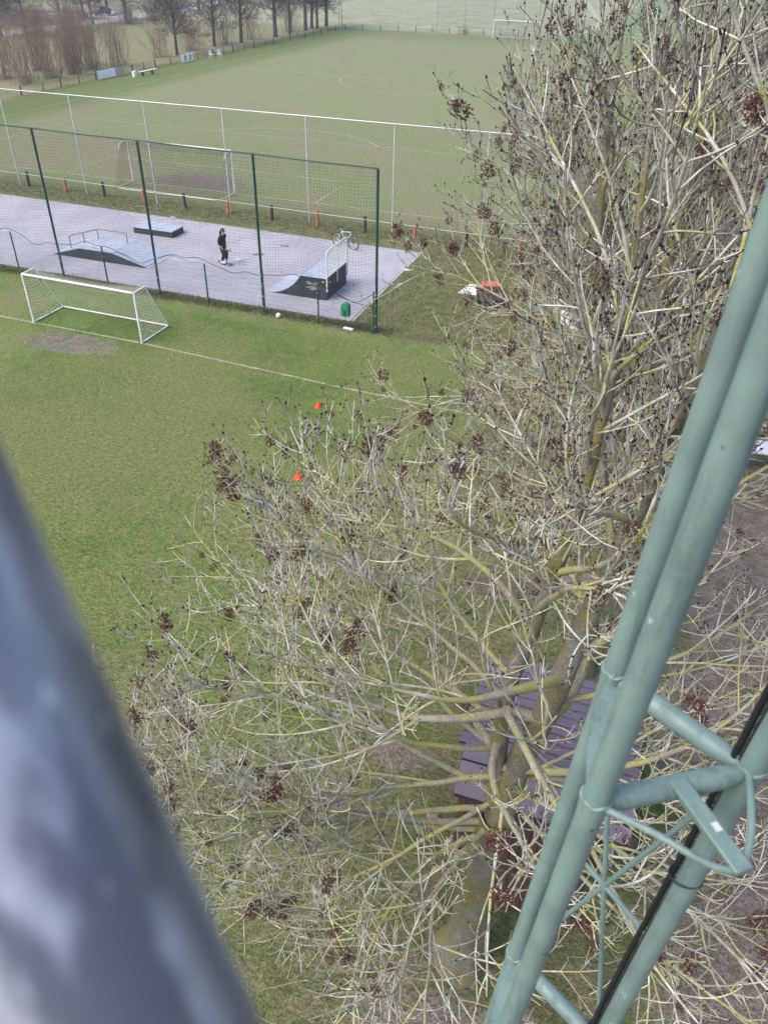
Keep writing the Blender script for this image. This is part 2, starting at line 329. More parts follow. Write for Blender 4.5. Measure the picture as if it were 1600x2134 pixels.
def bark(name, a, b, c, lich, thin, tip, lo=.50, bd=.006):
    m, N = newmat(name); rad = N.attr('rad'); tp = N.attr('tip')
    ob = N.obj(); k = N.mix(N.ss(N.noise(9, 5), .36, .64), a, b); k = N.mix(N.ss(N.noise(46, 4), .54, .70), k, c)
    k = N.mix(N.ss(rad, .012, .030, 1, 0), k, N.mix(N.ss(N.noise(3.5, 5, rough=.7), .40, .60), thin, tuple(x*.50 for x in thin)))
    geo = N.n('ShaderNodeNewGeometry'); z = N.n('ShaderNodeSeparateXYZ'); N.t.links.new(geo.outputs['Normal'], z.inputs[0])
    l = N.m('ADD', N.m('ADD', N.m('MULTIPLY', N.noise(2.4, 4), .55), N.m('MULTIPLY', N.noise(26, 6, rough=.8), .62)), N.m('MULTIPLY', z.outputs[2], .03))
    l = N.m('MULTIPLY', N.ss(l, lo+.08, lo+.15), N.ss(rad, .003, .010, .75, 1)); k = N.mix(N.m('MULTIPLY', l, .88), k, N.mix(N.ss(N.noise(70, 3), .4, .6), lich, tuple(x*.66 for x in lich)))
    k = N.mix(N.m('MULTIPLY', N.ss(N.noise(60, 5, N.scale_vec(ob, (1.4, 1.4, .7)), rough=.8), .53, .62), N.ss(rad, .02, .07)), k, tuple(x*.45 for x in b))
    k = N.mix(N.ss(tp, .35, .9), k, tip)
    bm_ = N.m('ADD', N.noise(34, 6, N.scale_vec(ob, (1.6, 1.6, .7)), rough=.8), N.m('MULTIPLY', N.noise(14, 5, rough=.75), 1.4))
    N.bsdf(k, .85, bump=bm_, bstr=1.0, bdist=bd, spec=.15); return m
M['ash'] = bark('ash_bark', (.330, .308, .250), (.240, .222, .178), (.120, .108, .088), (.42, .40, .12), (.58, .555, .50), (.100, .078, .084))
M['ash_trunk'] = bark('ash_trunk_bark', (.40, .375, .31), (.31, .29, .24), (.17, .155, .13), (.42, .375, .10), (.5, .47, .40), (.105, .080, .086), lo=.49, bd=.06)
M['dark_bark'] = bark('dark_bark', (.090, .076, .074), (.064, .055, .056), (.05, .042, .04), (.11, .11, .06), (.105, .082, .075), (.10, .074, .068), lo=.62)
M['shrub'] = bark('shrub_bark', (.225, .165, .125), (.17, .125, .098), (.12, .09, .072), (.2, .17, .1), (.27, .200, .155), (.24, .165, .13), lo=.62)
M['litter'] = mat('litter_white', (.70, .70, .70), .7)

# ------------------------------------------------------------------ the setting
def structure(o): return tag(o, kind='structure')
grd = sheet('ground', [(-900, -500), (900, -500), (900, 1500), (-900, 1500)], 0, M['ground']); structure(grd)
pad = structure(sheet('skate_pad', [(-14, -15.95), (17.95, -16.15), (18.0, -6.4), (-14, -5.75)], .012, M['asphalt']))
kb = MB(); y = -16.1
while y < -6.6:
    L = .98; kb = MB().box((18.06, y+L/2, .0), (.09, L-.015, .07)); kb.build('kerb_stone', M['concrete'], pad, bevel=.008); y += L
road = structure(ribbon('road', [(-71.8, -20), (-71.8, 60), (-71.9, 88), (-72.9, 104), (-74.5, 125), (-80, 150), (-92, 190)], 4.2, .008, M['road']))
yard = structure(sheet('parking_yard', [(-90, 98), (-73.6, 98), (-75, 110), (-90, 112)], .006, M['road']))
track = structure(ribbon('field_track', [(7, 104.5), (7.6, 112), (9.0, 122), (8.5, 140), (4, 165), (-3.5, 205), (-8, 260)], 1.0, .006, M['track']))
track2 = structure(ribbon('field_path', [(-75, 138), (-52, 150), (-35, 156), (-10, 160), (30, 161), (80, 164)], 1.1, .010, M['track']))
# line markings, 4 mm above the turf
LZ = .005
def line(pts, wd=.13, closed=False): return ribbon('line_marking', pts, wd, LZ, M['line'], grd, closed)
W_, LEN = 26.24, 100.68
line([(-W_, 0), (-W_, LEN)], .14); line([(W_+4, 0), (W_+4, LEN)], .14); line([(-W_, 0), (W_+4, 0)]); line([(-W_, LEN), (W_+4, LEN)])
line([(-W_, LEN/2), (W_+4, LEN/2)])
line([(9.15*math.cos(a*math.pi/36), LEN/2+9.15*math.sin(a*math.pi/36)) for a in range(72)], closed=True)
for s_, y0 in ((1, 0), (-1, LEN)):
    line([(-20.16, y0), (-20.16, y0+s_*16.5), (20.16, y0+s_*16.5), (20.16, y0)]); line([(-9.16, y0), (-9.16, y0+s_*5.5), (9.16, y0+s_*5.5), (9.16, y0)])
    a0 = math.acos(5.5/9.15); line([(9.15*math.sin(-a0+2*a0*i/24), y0+s_*(11+9.15*math.cos(-a0+2*a0*i/24))) for i in range(25)])
    line([(.12*math.cos(a), y0+s_*11+.12*math.sin(a)) for a in (0, 1.57, 3.14, 4.71)], .12, True)
line([(-8, -21.05), (11, -21.32), (19.7, -21.9), (24.9, -22.15)], .12); ribbon('line_marking', [(24.9, -22.15), (24.85, -25.4), (25.1, -32.5), (25.25, -38.3), (25.35, -44)], .15, LZ, M['line_faint'], grd)
line([(-30.2, 51.5), (-28.2, 52.8), (-26.4, 52.9)], .1)

# ------------------------------------------------------------------ ball-stop net on grey steel posts
def net(name, mt, parent, f, nu, nv, su, sv, r, sides=3):
    """f(u,v): arrays in 0..1 -> (...,3). nu strands of constant u, nv strands of constant v"""
    V = []; Q = []; b = 0
    for cnt, smp, sw in ((nu, sv, 0), (nv, su, 1)):
        c = np.linspace(0, 1, cnt)[:, None]+np.zeros((1, smp)); s = np.linspace(0, 1, smp)[None]+np.zeros((cnt, 1))
        P = f(c, s) if sw == 0 else f(s, c); v, q = tubes(P, np.full(P.shape[:2], r), sides); V.append(v); Q.append(q+b); b += len(v)
    return tag(link_mesh(name, fast_mesh(name, np.concatenate(V), np.concatenate(Q)), mt, parent), kind='stuff')
bf = thing('ball_stop_fence', 'tall grey steel post fence with black net behind the big goal', 'fence', (0, -3.86, 0))
xs = [-14.45+5.0*i for i in range(9)]
for x in xs: MB().tube([(x, 0, 0), (x, 0, 5.5)], .034).build('post', M['galv_pale'], bf)
for a, b in zip(xs[:-1], xs[1:]): MB().tube([(a+.004, 0, 5.53), (b-.004, 0, 5.53)], .028).build('top_rail', M['galv'], bf)
def fnet(u, v):
    x = xs[0]+u*(xs[-1]-xs[0]); z = .05+v*5.42
    bay = np.sin(((x-xs[0])/5.0 % 1)*math.pi); return np.stack([x, .05+.10*bay*np.sin(v*math.pi)+.02*np.sin(x*3+z*2), z-.06*bay*v**3], -1)
net('net', M['net_black'], bf, fnet, 320, 44, 160, 12, .0030)

# low rail on alternating black and orange posts
def rail_fence(name, label, pts, cols, h, pr, rr, mats, gaps=(), sag=0):
    t = thing(name, label, 'fence', (pts[0][0], pts[0][1], 0)); o = Vector((pts[0][0], pts[0][1], 0)); rnd = random.Random(5)
    tops = []
    for i, (x, y) in enumerate(pts):
        hh = h*rnd.uniform(.95, 1.04); lx, ly = rnd.uniform(-.03, .03), rnd.uniform(-.03, .03)
        b = Vector((x, y, 0))-o; q = MB().tube([b, b+Vector((lx*.5, ly*.5, hh*.5)), b+Vector((lx, ly, hh-.02)), b+Vector((lx, ly, hh))], [pr, pr, pr, pr*.8], 12); q.build('post', mats[cols[i]], t)
        tops.append(b+Vector((lx, ly-pr-.02 if abs(pts[-1][0]-pts[0][0]) > abs(pts[-1][1]-pts[0][1]) else ly, h*.86)) if True else 0)
    for i in range(len(pts)-1):
        if i in gaps: continue
        MB().tube([tops[i], (tops[i]+tops[i+1])/2-Vector((0, 0, sag)), tops[i+1]], rr, 8).build('rail', M['galv'], t)
    return t
px = [-11.8+2.885*i for i in range(14)]
rail_fence('rail_fence', 'low pipe rail on alternating black and orange posts beside the skate pad', [(x, -3.72-.028*(x+9)) for x in px], [1 if i % 2 == 0 else 0 for i in range(14)][::1],   .88, .088, .017, {0: M['blackpost'], 1: M['orange']})
sy = [23.5, 26.6, 29.2, 32.0, 34.8, 38.0, 41.2, 43.4, 45.7, 48.8, 51.8, 54.7, 58.4, 61.0, 63.5, 66.5, 69.2, 72.4, 75.0, 77.9, 80.2, 82.6, 85.3, 88.2, 90.9, 93.4, 96.6, 99.5]
sx_ = [-32.3+(y-23.5)*(2.8/76) for y in sy]
rail_fence('touchline_fence', 'long low rail with black and faded red posts under the bare trees', list(zip(sx_, sy)), [(i % 2) for i in range(len(sy))], .9, .075, .022, {0: M['blackpost'], 1: M['redpost']}, gaps=(6, 11), sag=.01)
fx = [-29.3+2.9*i for i in range(21)]
rail_fence('far_rail_fence', 'low dark rail fence beyond the far goal line', [(x, 100.2+min(3.2, (x+29.3)*.28)+.03*(x+20)) for x in fx], [0]*21, .95, .06, .018, {0: M['blackpost']})
fn = thing('far_ball_net', 'tall thin poles carrying a fine net behind the far goal', 'fence', (0, 104.4, 0))
for x in (-14.4, -9.5, -4.6, .3, 5.2, 10.1): MB().tube([(x, 0, 0), (x, 0, 6)], .035, 6).build('pole', M['steel_dark'], fn)
net('net', M['net_black'], fn, lambda u, v: np.stack([-14.4+u*24.5, .03+0*u, .1+5.8*v], -1), 120, 30, 3, 3, .003)
py = thing('floodlight_mast', 'slim grey lattice floodlight mast at the far left pitch corner', 'mast', (-30.4, 101.0, 0))
for dx, dy in ((-.28, -.28), (.28, -.28), (0, .3)): MB().tube([(dx, dy, 0), (dx*.5, dy*.5, 11)], .035, 6).build('leg', M['steel_dark'], py)
for k in range(11): MB().tube([(-.28+k*.012, -.28+k*.012, k+.2), (.26-k*.012, -.26+k*.012, k+.9), (0, .28-k*.013, k+1.1), (-.26+k*.012, -.26, k+.2)], .015, 5).build('brace', M['steel_dark'], py)
MB().box((0, -.2, 11.1), (1.2, .25, .4)).build('floodlight', M['galv'], py, bevel=.03)

# ------------------------------------------------------------------ green fence in front of the skate pad
gf = thing('green_fence', 'dark green steel fence with tall posts, black net and low wire mesh', 'fence', (0, -16.45, 0))
def gy(x): return -.045*(x-9)*.9
tx = [-2.0, 3.40, 8.80, 14.15, 19.39]
for x in tx:
    MB().tube([(x, gy(x), 0), (x, gy(x), 6.4)], .055, 12).build('tall_post', M['green_post'], gf)
    for z in (.3, .75, 1.2, 1.65): MB().box((x-.0, gy(x)-.06, z), (.05, .03, .05)).build('clamp', M['galv'], gf)
for a, b in zip(tx[:-1], tx[1:]): MB().tube([(a, gy(a), 6.42), ((a+b)/2, gy((a+b)/2), 6.40), (b, gy(b), 6.42)], .03, 8).build('top_rail', M['green_post'], gf)
lowx = [-1.9, .81, 3.52, 6.03, 8.9, 11.41, 14.25, 16.81, 19.30]
for x in lowx:
    MB().tube([(x, gy(x)-.10, 0), (x, gy(x)-.10, 1.76), (x, gy(x)-.10, 1.79)], [.034, .034, .026], 10).build('low_post', M['green_post'], gf)
    for z in (.25, .8, 1.35): MB().box((x+.0, gy(x)-.14, z), (.03, .02, .05)).build('clip', M['galv'], gf)
def low_bot(x): return 1.70+.10*np.sin(x*.83+1.0)*np.sin(x*2.1)+.07*np.sin(x*1.31)-.35*np.exp(-((x-2.2)/.9)**2)-.28*np.exp(-((x-7.6)/1.0)**2)+.14*np.exp(-((x-10.0)/1.1)**2)-.45*np.exp(-((x-18.2)/.8)**2)
def fu(u, v):
    x = tx[0]+u*(tx[-1]-tx[0]); b = low_bot(x)+.05; z = b+v*(6.36-b)
    bay = np.sin(((x-tx[0])/5.35 % 1)*math.pi); return np.stack([x+.05*np.sin(z*1.7+x*.6)*(1-v), gy(x)+.06+.35*bay*np.sin(v*math.pi)*(.6+.4*np.sin(x*.7))+.03*np.sin(x*2.3+z), z-.05*bay*v**4], -1)
net('upper_net', M['net_black'], gf, fu, 175, 38, 130, 14, .0031)
def fl(u, v):
    x = lowx[0]+u*(lowx[-1]-lowx[0]); t = np.minimum(1.68, low_bot(x)); return np.stack([x, gy(x)-.07+.03*np.sin(x*2)*v, .04+v*(t-.04)], -1)
net('wire_mesh', M['wire_green'], gf, fl, 430, 9, 120, 5, .0024)
xx = np.linspace(lowx[0], 19.3, 150); MB().tube([(x, gy(x)+.03+.04*math.sin(x*3), float(low_bot(x))+.03*math.sin(x*5.3)) for x in xx], .013, 5).build('edge_rope', M['net_black'], gf)
MB().tube([(x, gy(x)-.02+.05*math.sin(x*2), float(low_bot(x))-.10+.08*math.sin(x*2.7+1)) for x in np.linspace(5.5, 11.3, 60)], .008, 5).build('loose_wire', M['net_black'], gf)
MB().tube([(16.9, gy(17)-.1, 1.72), (17.5, gy(17)-.05, 1.45), (18.3, gy(18)-.0, 1.15), (19.3, gy(19)-.05, 1.1)], .010, 5).build('loose_wire', M['net_black'], gf)
# litter bin on the fence
lb = thing('litter_bin', 'green plastic litter bin with rounded hood hung on the fence mesh', 'bin', (18.1, -17.0, .60))
lb.scale = (.88, .9, .9)
arc = [(-.20, 0), (-.20, .46)]+[(-.20*math.cos(a*math.pi/10), .46+.16*math.sin(a*math.pi/10)) for a in range(1, 10)]+[(.20, .46), (.20, 0)]
MB().prism(arc, -.14, .14).build('bin_body', M['bin'], lb, bevel=.02); MB().box((0, -.15, .33), (.30, .022, .03)).build('rim', M['bin'], lb, bevel=.006)
MB().box((0, -.155, .17), (.07, .03, .30)).build('bracket', M['green_post'], lb, bevel=.006); MB().box((0, -.15, .02), (.40, .03, .035)).build('base_lip', M['bin'], lb, bevel=.006)
MB().box((0, -.15, .44), (.30, .02, .10)).build('slot', M['bin'], lb, bevel=.01)

# ------------------------------------------------------------------ goals
def goal_big(loc, flip, label):
    g = thing('football_goal', label, 'goal', loc, math.pi if flip else 0); r = .06
    for s in (-1, 1): MB().tube([(s*3.72, 0, 0), (s*3.72, 0, 2.5)], r, 12).build('goal_post', M['white'], g)
    MB().tube([(-3.66, 0, 2.50), (3.66, 0, 2.50)], r, 12).build('crossbar', M['white'], g)
    for s in (-1, 1):
        MB().tube([(s*3.72, -.06, 2.48), (s*3.74, -.45, 2.52), (s*3.74, -.85, 2.40), (s*3.72, -.95, 2.15), (s*3.72, -.5, 1.9), (s*3.72, -.06, 1.85)], .018, 6).build('stanchion', M['white'], g)
        MB().tube([(s*3.72, -.06, .05), (s*3.72, -1.7, .05), (s*3.5, -2.0, .05)], .022, 6).build('ground_bar', M['white'], g)
    MB().tube([(-3.5, -2.0, .05), (3.5, -2.0, .05)], .022, 6).build('ground_bar', M['white'], g)
    def fb(u, v):
        x = -3.7+u*7.4; s = np.linspace(0, 1, 8); yy = np.interp(v, [0, .3, .45, 1], [-.05, -.85, -1.0, -2.0]); zz_ = np.interp(v, [0, .3, .45, 1], [2.48, 2.40, 2.05, .06])
        return np.stack([x, yy, zz_-.10*np.sin(u*math.pi)*np.sin(v*math.pi)], -1)
    n1 = net('net', M['net_black'], g, fb, 62, 34, 24, 14, .0035)
    for s in (-1, 1):
        def fs(u, v, s=s):
            z = .05+v*2.4; d = np.interp(z, [0, 2.05, 2.4, 2.5], [-2.0, -1.0, -.85, -.05]); return np.stack([s*3.72+0*u, u*d, z], -1)
        net('side_net', M['net_black'], g, fs, 12, 20, 6, 8, .0035)
    return g
goal_big((0, 0, 0), False, 'big white football goal behind the skate pad, seen from its net side')
g2 = goal_big((0, LEN, 0), True, 'distant white football goal at the far end of the pitch')
mg = thing('training_goal', 'small white portable goal with white net on the near grass', 'goal', (5.82, -21.27, 0), R(-1.0)); GW, GH = 5.30, 2.08
for x in (0, GW):
    MB().tube([(x, 0, 0), (x, 0, GH)], .045, 12).build('goal_post', M['white'], mg)
    MB().tube([(x, 0, GH), (x, .72, GH+.01)], .032, 8).build('top_bar', M['white'], mg); MB().tube([(x, .72, GH), (x, 1.85, .05)], .032, 8).build('back_bar', M['white'], mg)
    MB().tube([(x, .05, .04), (x, 1.85, .04)], .032, 8).build('base_bar', M['white'], mg); MB().tube([(x, .03, .62), (x, 1.05, .06)], .020, 8).build('brace', M['white'], mg)
MB().tube([(.046, 0, GH-.01), (GW-.046, 0, GH-.01)], .045, 12).build('crossbar', M['white'], mg); MB().tube([(.03, 1.85, .045), (GW-.03, 1.85, .045)], .034, 8).build('back_base_bar', M['white'], mg)
def fg(u, v):
    x = u*GW; yy = np.interp(v, [0, .27, 1], [.0, .72, 1.87]); z = np.interp(v, [0, .27, 1], [GH, GH, .05]); s = np.sin(u*math.pi)
    return np.stack([x, yy-.22*s*np.sin(v*math.pi)*(v > .27), z-.16*s*np.sin(np.minimum(v/.5, 1)*math.pi)], -1)
net('net', M['white_net'], mg, fg, 44, 27, 30, 18, .0045)
for x in (0, GW):
    def fs(u, v, x=x):
        z = .04+v*(GH-.06); d = np.interp(z, [0, GH], [1.85, .72]); return np.stack([x+.10*np.sin(u*3.14)*np.sin(v*3.14)+.03*np.sin(v*22), u*d, z-.10*np.sin(u*3.14)], -1)
    net('side_net', M['white_net'], mg, fs, 13, 17, 10, 14, .0045)

# ------------------------------------------------------------------ skate ramps
fb_ = thing('funbox_ramp', 'dark sided skate funbox with pale blue top and grind rail', 'skate ramp', (.88, -13.86, .012))
prof = [(0, 0), (1.75, .50), (3.62, .50), (5.65, 0)]; D_ = 2.25
MB().prism(prof, 0, D_).build('side_body', M['ramp_side'], fb_, bevel=.008)
for (a, b), nm in zip(zip(prof[:-1], prof[1:]), ('entry_slope', 'flat_top', 'exit_slope')):
    v = Vector((b[0]-a[0], 0, b[1]-a[1])); n_ = Vector((-v.z, 0, v.x)).normalized(); A_ = Vector((a[0], 0, a[1]))+n_*.004+v*.003; B_ = Vector((b[0], 0, b[1]))+n_*.004-v*.003
    q = MB(); q.add([A_+Vector((0, -.02, 0)), B_+Vector((0, -.02, 0)), B_+Vector((0, D_+.02, 0)), A_+Vector((0, D_+.02, 0)), *[p+n_*.014 for p in (A_+Vector((0, -.02, 0)), B_+Vector((0, -.02, 0)), B_+Vector((0, D_+.02, 0)), A_+Vector((0, D_+.02, 0)))]], [(0, 3, 2, 1), (4, 5, 6, 7), (0, 1, 5, 4), (1, 2, 6, 5), (2, 3, 7, 6), (3, 0, 4, 7)])
    q.build(nm, M['ramp_top'], fb_)
for x in (2.3, 3.05): MB().box((x, -.004, .1), (.17, .012, .06)).build('vent', M['ink'], fb_)
rp = [(.55, 1.05, .19), (.55, 1.05, .72), (1.75, 1.75, 1.02), (3.50, 1.75, 1.02), (3.50, 1.75, .52)]
rp = [(.72, .62, .22), (.72, .62, .80), (.80, .68, .84), (1.66, 1.62, .97), (1.78, 1.68, .98), (3.30, 1.68, .98), (3.38, 1.68, .93), (3.38, 1.68, .52)]
MB().tube(rp, .028, 8).build('grind_rail', M['steel_dark'], fb_)
for x, y, z0, z1 in ((1.2, 1.12, .37, .89), (1.68, 1.64, .50, .96)): MB().tube([(x, y, z0), (x, y, z1)], .024, 8).build('rail_leg', M['steel_dark'], fb_)
lg = thing('skate_ledge', 'low rectangular skate ledge with pale top and dark sides', 'skate ramp', (2.60, -9.33, .012))
MB().box((1.21, .58, .15), (2.40, 1.14, .30)).build('side_body', M['ramp_side'], lg, bevel=.008); MB().box((1.21, .58, .3275), (2.46, 1.20, .05)).build('top_panel', M['ramp_top'], lg, bevel=.01)
for x in (.6, 1.2): MB().box((x, .006, .07), (.14, .012, .05)).build('vent', M['ink'], lg)
qp = thing('quarter_pipe', 'dark quarter pipe ramp with pale riding surface and barred guard rail', 'skate ramp', (13.16, -14.39, .012))
ang = [R(58*i/14) for i in range(15)]; rad_ = 1.72/math.sin(R(58)); hq = rad_*(1-math.cos(R(58))); ksc = .98/hq
curve = [(rad_*math.sin(a), rad_*(1-math.cos(a))*ksc) for a in ang]
MB().prism(curve+[(2.95, .98), (2.95, 0)], 0, 2.38).build('side_body', M['ramp_side'], qp, bevel=.006)
q = MB(); tp = curve+[(2.97, .984)]
nn = []
for i, (x, z) in enumerate(tp):
    a = tp[max(0, i-1)]; b = tp[min(len(tp)-1, i+1)]; v = Vector((b[0]-a[0], b[1]-a[1])).normalized(); nn.append((-v.y, v.x))
q.prism([(x+n[0]*.004, z+n[1]*.004) for (x, z), n in zip(tp, nn)]+[(x+n[0]*.02, z+n[1]*.02) for (x, z), n in zip(tp[::-1], nn[::-1])], -.02, 2.40); q.build('riding_surface', M['ramp_top'], qp)
MB().tube([(1.74, -.02, .985), (1.74, 2.40, .985)], .025, 8).build('coping', M['galv'], qp)
gr = MB().tube([(3.0, -.02, .42), (3.0, -.02, 2.02), (3.0, .03, 2.14), (3.0, .14, 2.19), (3.0, 2.22, 2.19), (3.0, 2.33, 2.14), (3.0, 2.38, 2.02), (3.0, 2.38, .42)], .034, 10).build('guard_frame', M['white'], qp)
MB().tube([(3.0, .0, 1.06), (3.0, 2.36, 1.06)], .024, 8).build('guard_rail', M['white'], qp)
MB().tube([(3.0, 1.18, .5), (3.0, 1.18, 2.19)], .026, 8).build('guard_post', M['white'], qp)
for i in range(20):
    if i == 9: continue
    MB().tube([(3.0, .115+i*.115, 1.06), (3.0, .115+i*.115, 2.18)], .013, 6, cap=False).build('guard_bar', M['white'], qp)
for x in (.95, 1.75): MB().box((x, -.004, .1), (.17, .012, .06)).build('vent', M['ink'], qp)
rn = random.Random(3); y_ = .80                                                    # the small illegible white print
for row, (n_w, wd) in enumerate(((2, .62), (2, .52), (0, 0), (1, .42), (2, .66), (1, .30))):
    y_ -= .062
    if not n_w: continue
    x0 = 2.30-wd/2; cw = wd/(n_w*8)
    q = MB()
    for k in range(n_w*8):
        if k % 8 == 6: continue
        hh = rn.uniform(.020, .036); q.box((x0+k*cw+cw/2, -.003, y_+rn.uniform(-.004, .004)), (cw*rn.uniform(.45, .85), .004, hh))
    q.build('lettering', M['white'], qp)
MB().box((2.80, -.003, .84), (.07, .004, .07)).build('label_plate', M['white'], qp); MB().box((2.957, .42, .72), (.008, .05, .10)).build('label_plate', M['white'], qp)
# loose rubble and boards on and by the pad
for i, (x, y, l, a, nm, mt, lab) in enumerate(((11.05, -8.2, .42, .2, 'plank_piece', 'brick', 'reddish broken plank lying nearest the bicycle'), (10.42, -9.95, .55, .5, 'plank_piece', 'brick', 'longest broken plank on the pad right of the skater'), (8.75, -10.0, .22, .1, 'brick_piece', 'brick', 'small brick lump on the pad beyond the skater'), (9.95, -11.1, .30, .3, 'white_board', 'litter', 'short white board on the pad just right of the skater'), (3.1, -6.15, .34, .1, 'concrete_lump', 'concrete', 'pale concrete lump at the pad edge behind the ledge'))):
    o = MB().box((0, 0, .04), (l, .12 if l > .3 else .14, .07)).build(nm, M[mt], None, bevel=.012, loc=(x, y, .013)); o.rotation_euler.z = a; tag(o, lab, 'debris')
o = MB().box((0, 0, .03), (1.7, .16, .05)).build('timber_plank', M['wood_grey'], None, bevel=.008, loc=(.6, -4.95, 0)); o.rotation_euler.z = -.06; tag(o, 'pale timber plank lying in the grass behind the pad', 'plank')
o = MB().box((0, 0, .03), (.45, .18, .05)).build('white_slab', M['litter'], None, bevel=.01, loc=(18.2, -16.95, 0)); o.rotation_euler.z = -.15; tag(o, 'flat white slab on the ground below the green bin', 'slab')
o = MB().box((0, 0, .03), (.42, .14, .05)).build('white_slab', M['litter'], None, bevel=.01, loc=(18.25, -9.2, 0)); o.rotation_euler.z = .3; tag(o, 'small white slab on the kerb at the right pad edge', 'slab')
b = MB().ell((0, 0, .11), (.11, .11, .11), 20, 12).build('football', M['ball'], None, loc=(14.97, -16.95, 0)); tag(b, 'white football lying against the foot of the green fence', 'ball')
def cone(x, y, lab):
    t = thing('marker_cone', lab, 'cone', (x, y, 0), .4, 'orange marker cones on the grass')
    MB().tube([(0, 0, .015), (0, 0, .04), (0, 0, .21), (0, 0, .23)], [.10, .09, .03, .024], 18).build('cone_body', M['cone'], t); MB().box((0, 0, .008), (.23, .23, .016)).build('base', M['cone'], t, bevel=.006)
cone(19.73, -23.6, 'orange marker cone farther from the camera, near the white line'); cone(20.94, -27.9, 'orange marker cone nearer the camera, at the twig tips')

# ------------------------------------------------------------------ skater and skateboard
def skinned(name, joints, edges, rads, mt, parent, root=0, sub=1):
    me = bpy.data.meshes.new(name); me.from_pydata(joints, edges, []); o = link_mesh(name, me, mt, parent)
    o.modifiers.new('skin', 'SKIN').use_smooth_shade = True
    if not me.skin_vertices: 
        bpy.context.view_layer.objects.active = o
    for i, v in enumerate(me.skin_vertices[0].data): v.radius = (rads[i], rads[i]) if np.isscalar(rads[i]) else rads[i]; v.use_root = (i == root)
    s = o.modifiers.new('sub', 'SUBSURF'); s.levels = sub; s.render_levels = 2; return o
sb = thing('skateboard', 'worn skateboard under the skater on the pad', 'skateboard', (9.62, -11.92, .012), R(-7))
MB().prism([(-.40, .115), (-.33, .088), (.33, .088), (.40, .115), (.40, .127), (.33, .100), (-.33, .100), (-.40, .127)], -.10, .10).build('deck', M['wood_grey'], sb, bevel=.004)
for x in (-.22, .22):
    MB().box((x, 0, .066), (.06, .16, .04)).build('truck', M['galv'], sb, bevel=.005)
    for s in (-1, 1): MB().tube([(x, s*.078, .030), (x, s*.112, .030)], .029, 12).build('wheel', M['litter'], sb)
pe = thing('person', 'skater in black hooded jacket, dark trousers and white shoes on a skateboard', 'person', (9.60, -11.92, .113), R(-7))
# faces +X; knees slightly bent, arms hanging with hands by the thigh
J = [(-.02, 0, .80), (0, 0, .98), (.02, 0, 1.20), (.045, 0, 1.33), (.06, 0, 1.40), (.075, 0, 1.49), (.08, 0, 1.57),
     (-.03, -.09, .77), (.07, -.10, .44), (-.08, -.10, .09), (.0, -.105, .035), (.10, -.11, .03),
     (-.01, .09, .77), (.12, .10, .46), (.06, .10, .09), (.14, .105, .035), (.23, .11, .03),
     (.02, -.18, 1.31), (-.07, -.235, 1.06), (.03, -.21, .84), (.07, -.20, .77), (.02, .18, 1.31), (-.07, .235, 1.06), (.0, .22, .84), (.03, .21, .78)]
E_ = [(0, 1), (1, 2), (2, 3), (3, 4), (4, 5), (5, 6), (0, 7), (7, 8), (8, 9), (9, 10), (10, 11), (0, 12), (12, 13), (13, 14), (14, 15), (15, 16), (3, 17), (17, 18), (18, 19), (19, 20), (3, 21), (21, 22), (22, 23), (23, 24)]
RD = [.10, .105, .115, .09, .048, .075, .085, .075, .052, .036, .034, .028, .075, .052, .036, .034, .028, .05, .038, .028, .030, .05, .038, .028, .030]
skinned('body', J, E_, RD, M['skin'], pe)
for s, (bx, by, bz) in ((-1, (.075, -.20, .77)), (1, (.035, .21, .78))):       # fingers and thumb on each hand
    for k in range(4):
        y0 = by+(k-1.5)*.005; x0 = bx+(k-1.5)*.017; L = (.060, .070, .066, .052)[k]
        MB().tube([(x0, y0, bz-.01), (x0+.006, y0, bz-.01-L*.5), (x0+.016, y0-s*.012, bz-.01-L)], [.0095, .0085, .0065], 6).build('finger', M['skin'], pe)
    MB().tube([(bx+.03, by, bz+.015), (bx+.048, by-s*.015, bz-.01), (bx+.05, by-s*.02, bz-.035)], [.011, .010, .007], 6).build('thumb', M['skin'], pe)
skinned('jacket', [(0, 0, .80), (0, 0, .92), (0, 0, 1.06), (.02, 0, 1.22), (.03, 0, 1.34), (.045, 0, 1.40), (.02, -.17, 1.32), (-.07, -.24, 1.06), (.02, -.215, .86), (.02, .17, 1.32), (-.07, .24, 1.06), (-.01, .225, .86)],
        [(0, 1), (1, 2), (2, 3), (3, 4), (4, 5), (4, 6), (6, 7), (7, 8), (4, 9), (9, 10), (10, 11)], [(.14, .16), (.15, .17), (.155, .175), (.155, .175), (.12, .12), (.085, .085), .082, .066, .048, .082, .066, .048], M['cloth_black'], pe)
skinned('hood', [(-.05, 0, 1.36), (-.065, 0, 1.46), (-.02, 0, 1.56)], [(0, 1), (1, 2)], [.09, .095, .07], M['cloth_black'], pe)
skinned('trousers', [(-.02, 0, .86), (-.02, 0, .76), (-.02, -.08, .66), (.08, -.09, .44), (-.06, -.09, .12), (0, .07, .66), (.12, .08, .46), (.055, .09, .12)], [(0, 1), (1, 2), (2, 3), (3, 4), (1, 5), (5, 6), (6, 7)], [.135, .14, .12, .100, .072, .12, .100, .072], M['trouser'], pe)
for x, y in ((.0, -.105), (.14, .105)): MB().ell((x+.015, y, .035), (.145, .052, .048), 14, 8).build('shoe', M['shoe'], pe)
MB().ell((.065, 0, 1.60), (.105, .095, .085), 14, 9).build('hair', M['hair'], pe); MB().ell((.175, 0, 1.515), (.018, .013, .020), 8, 6).build('nose', M['skin'], pe)
for s in (-1, 1): MB().ell((.075, s*.086, 1.525), (.018, .010, .028), 8, 6).build('ear', M['skin'], pe)
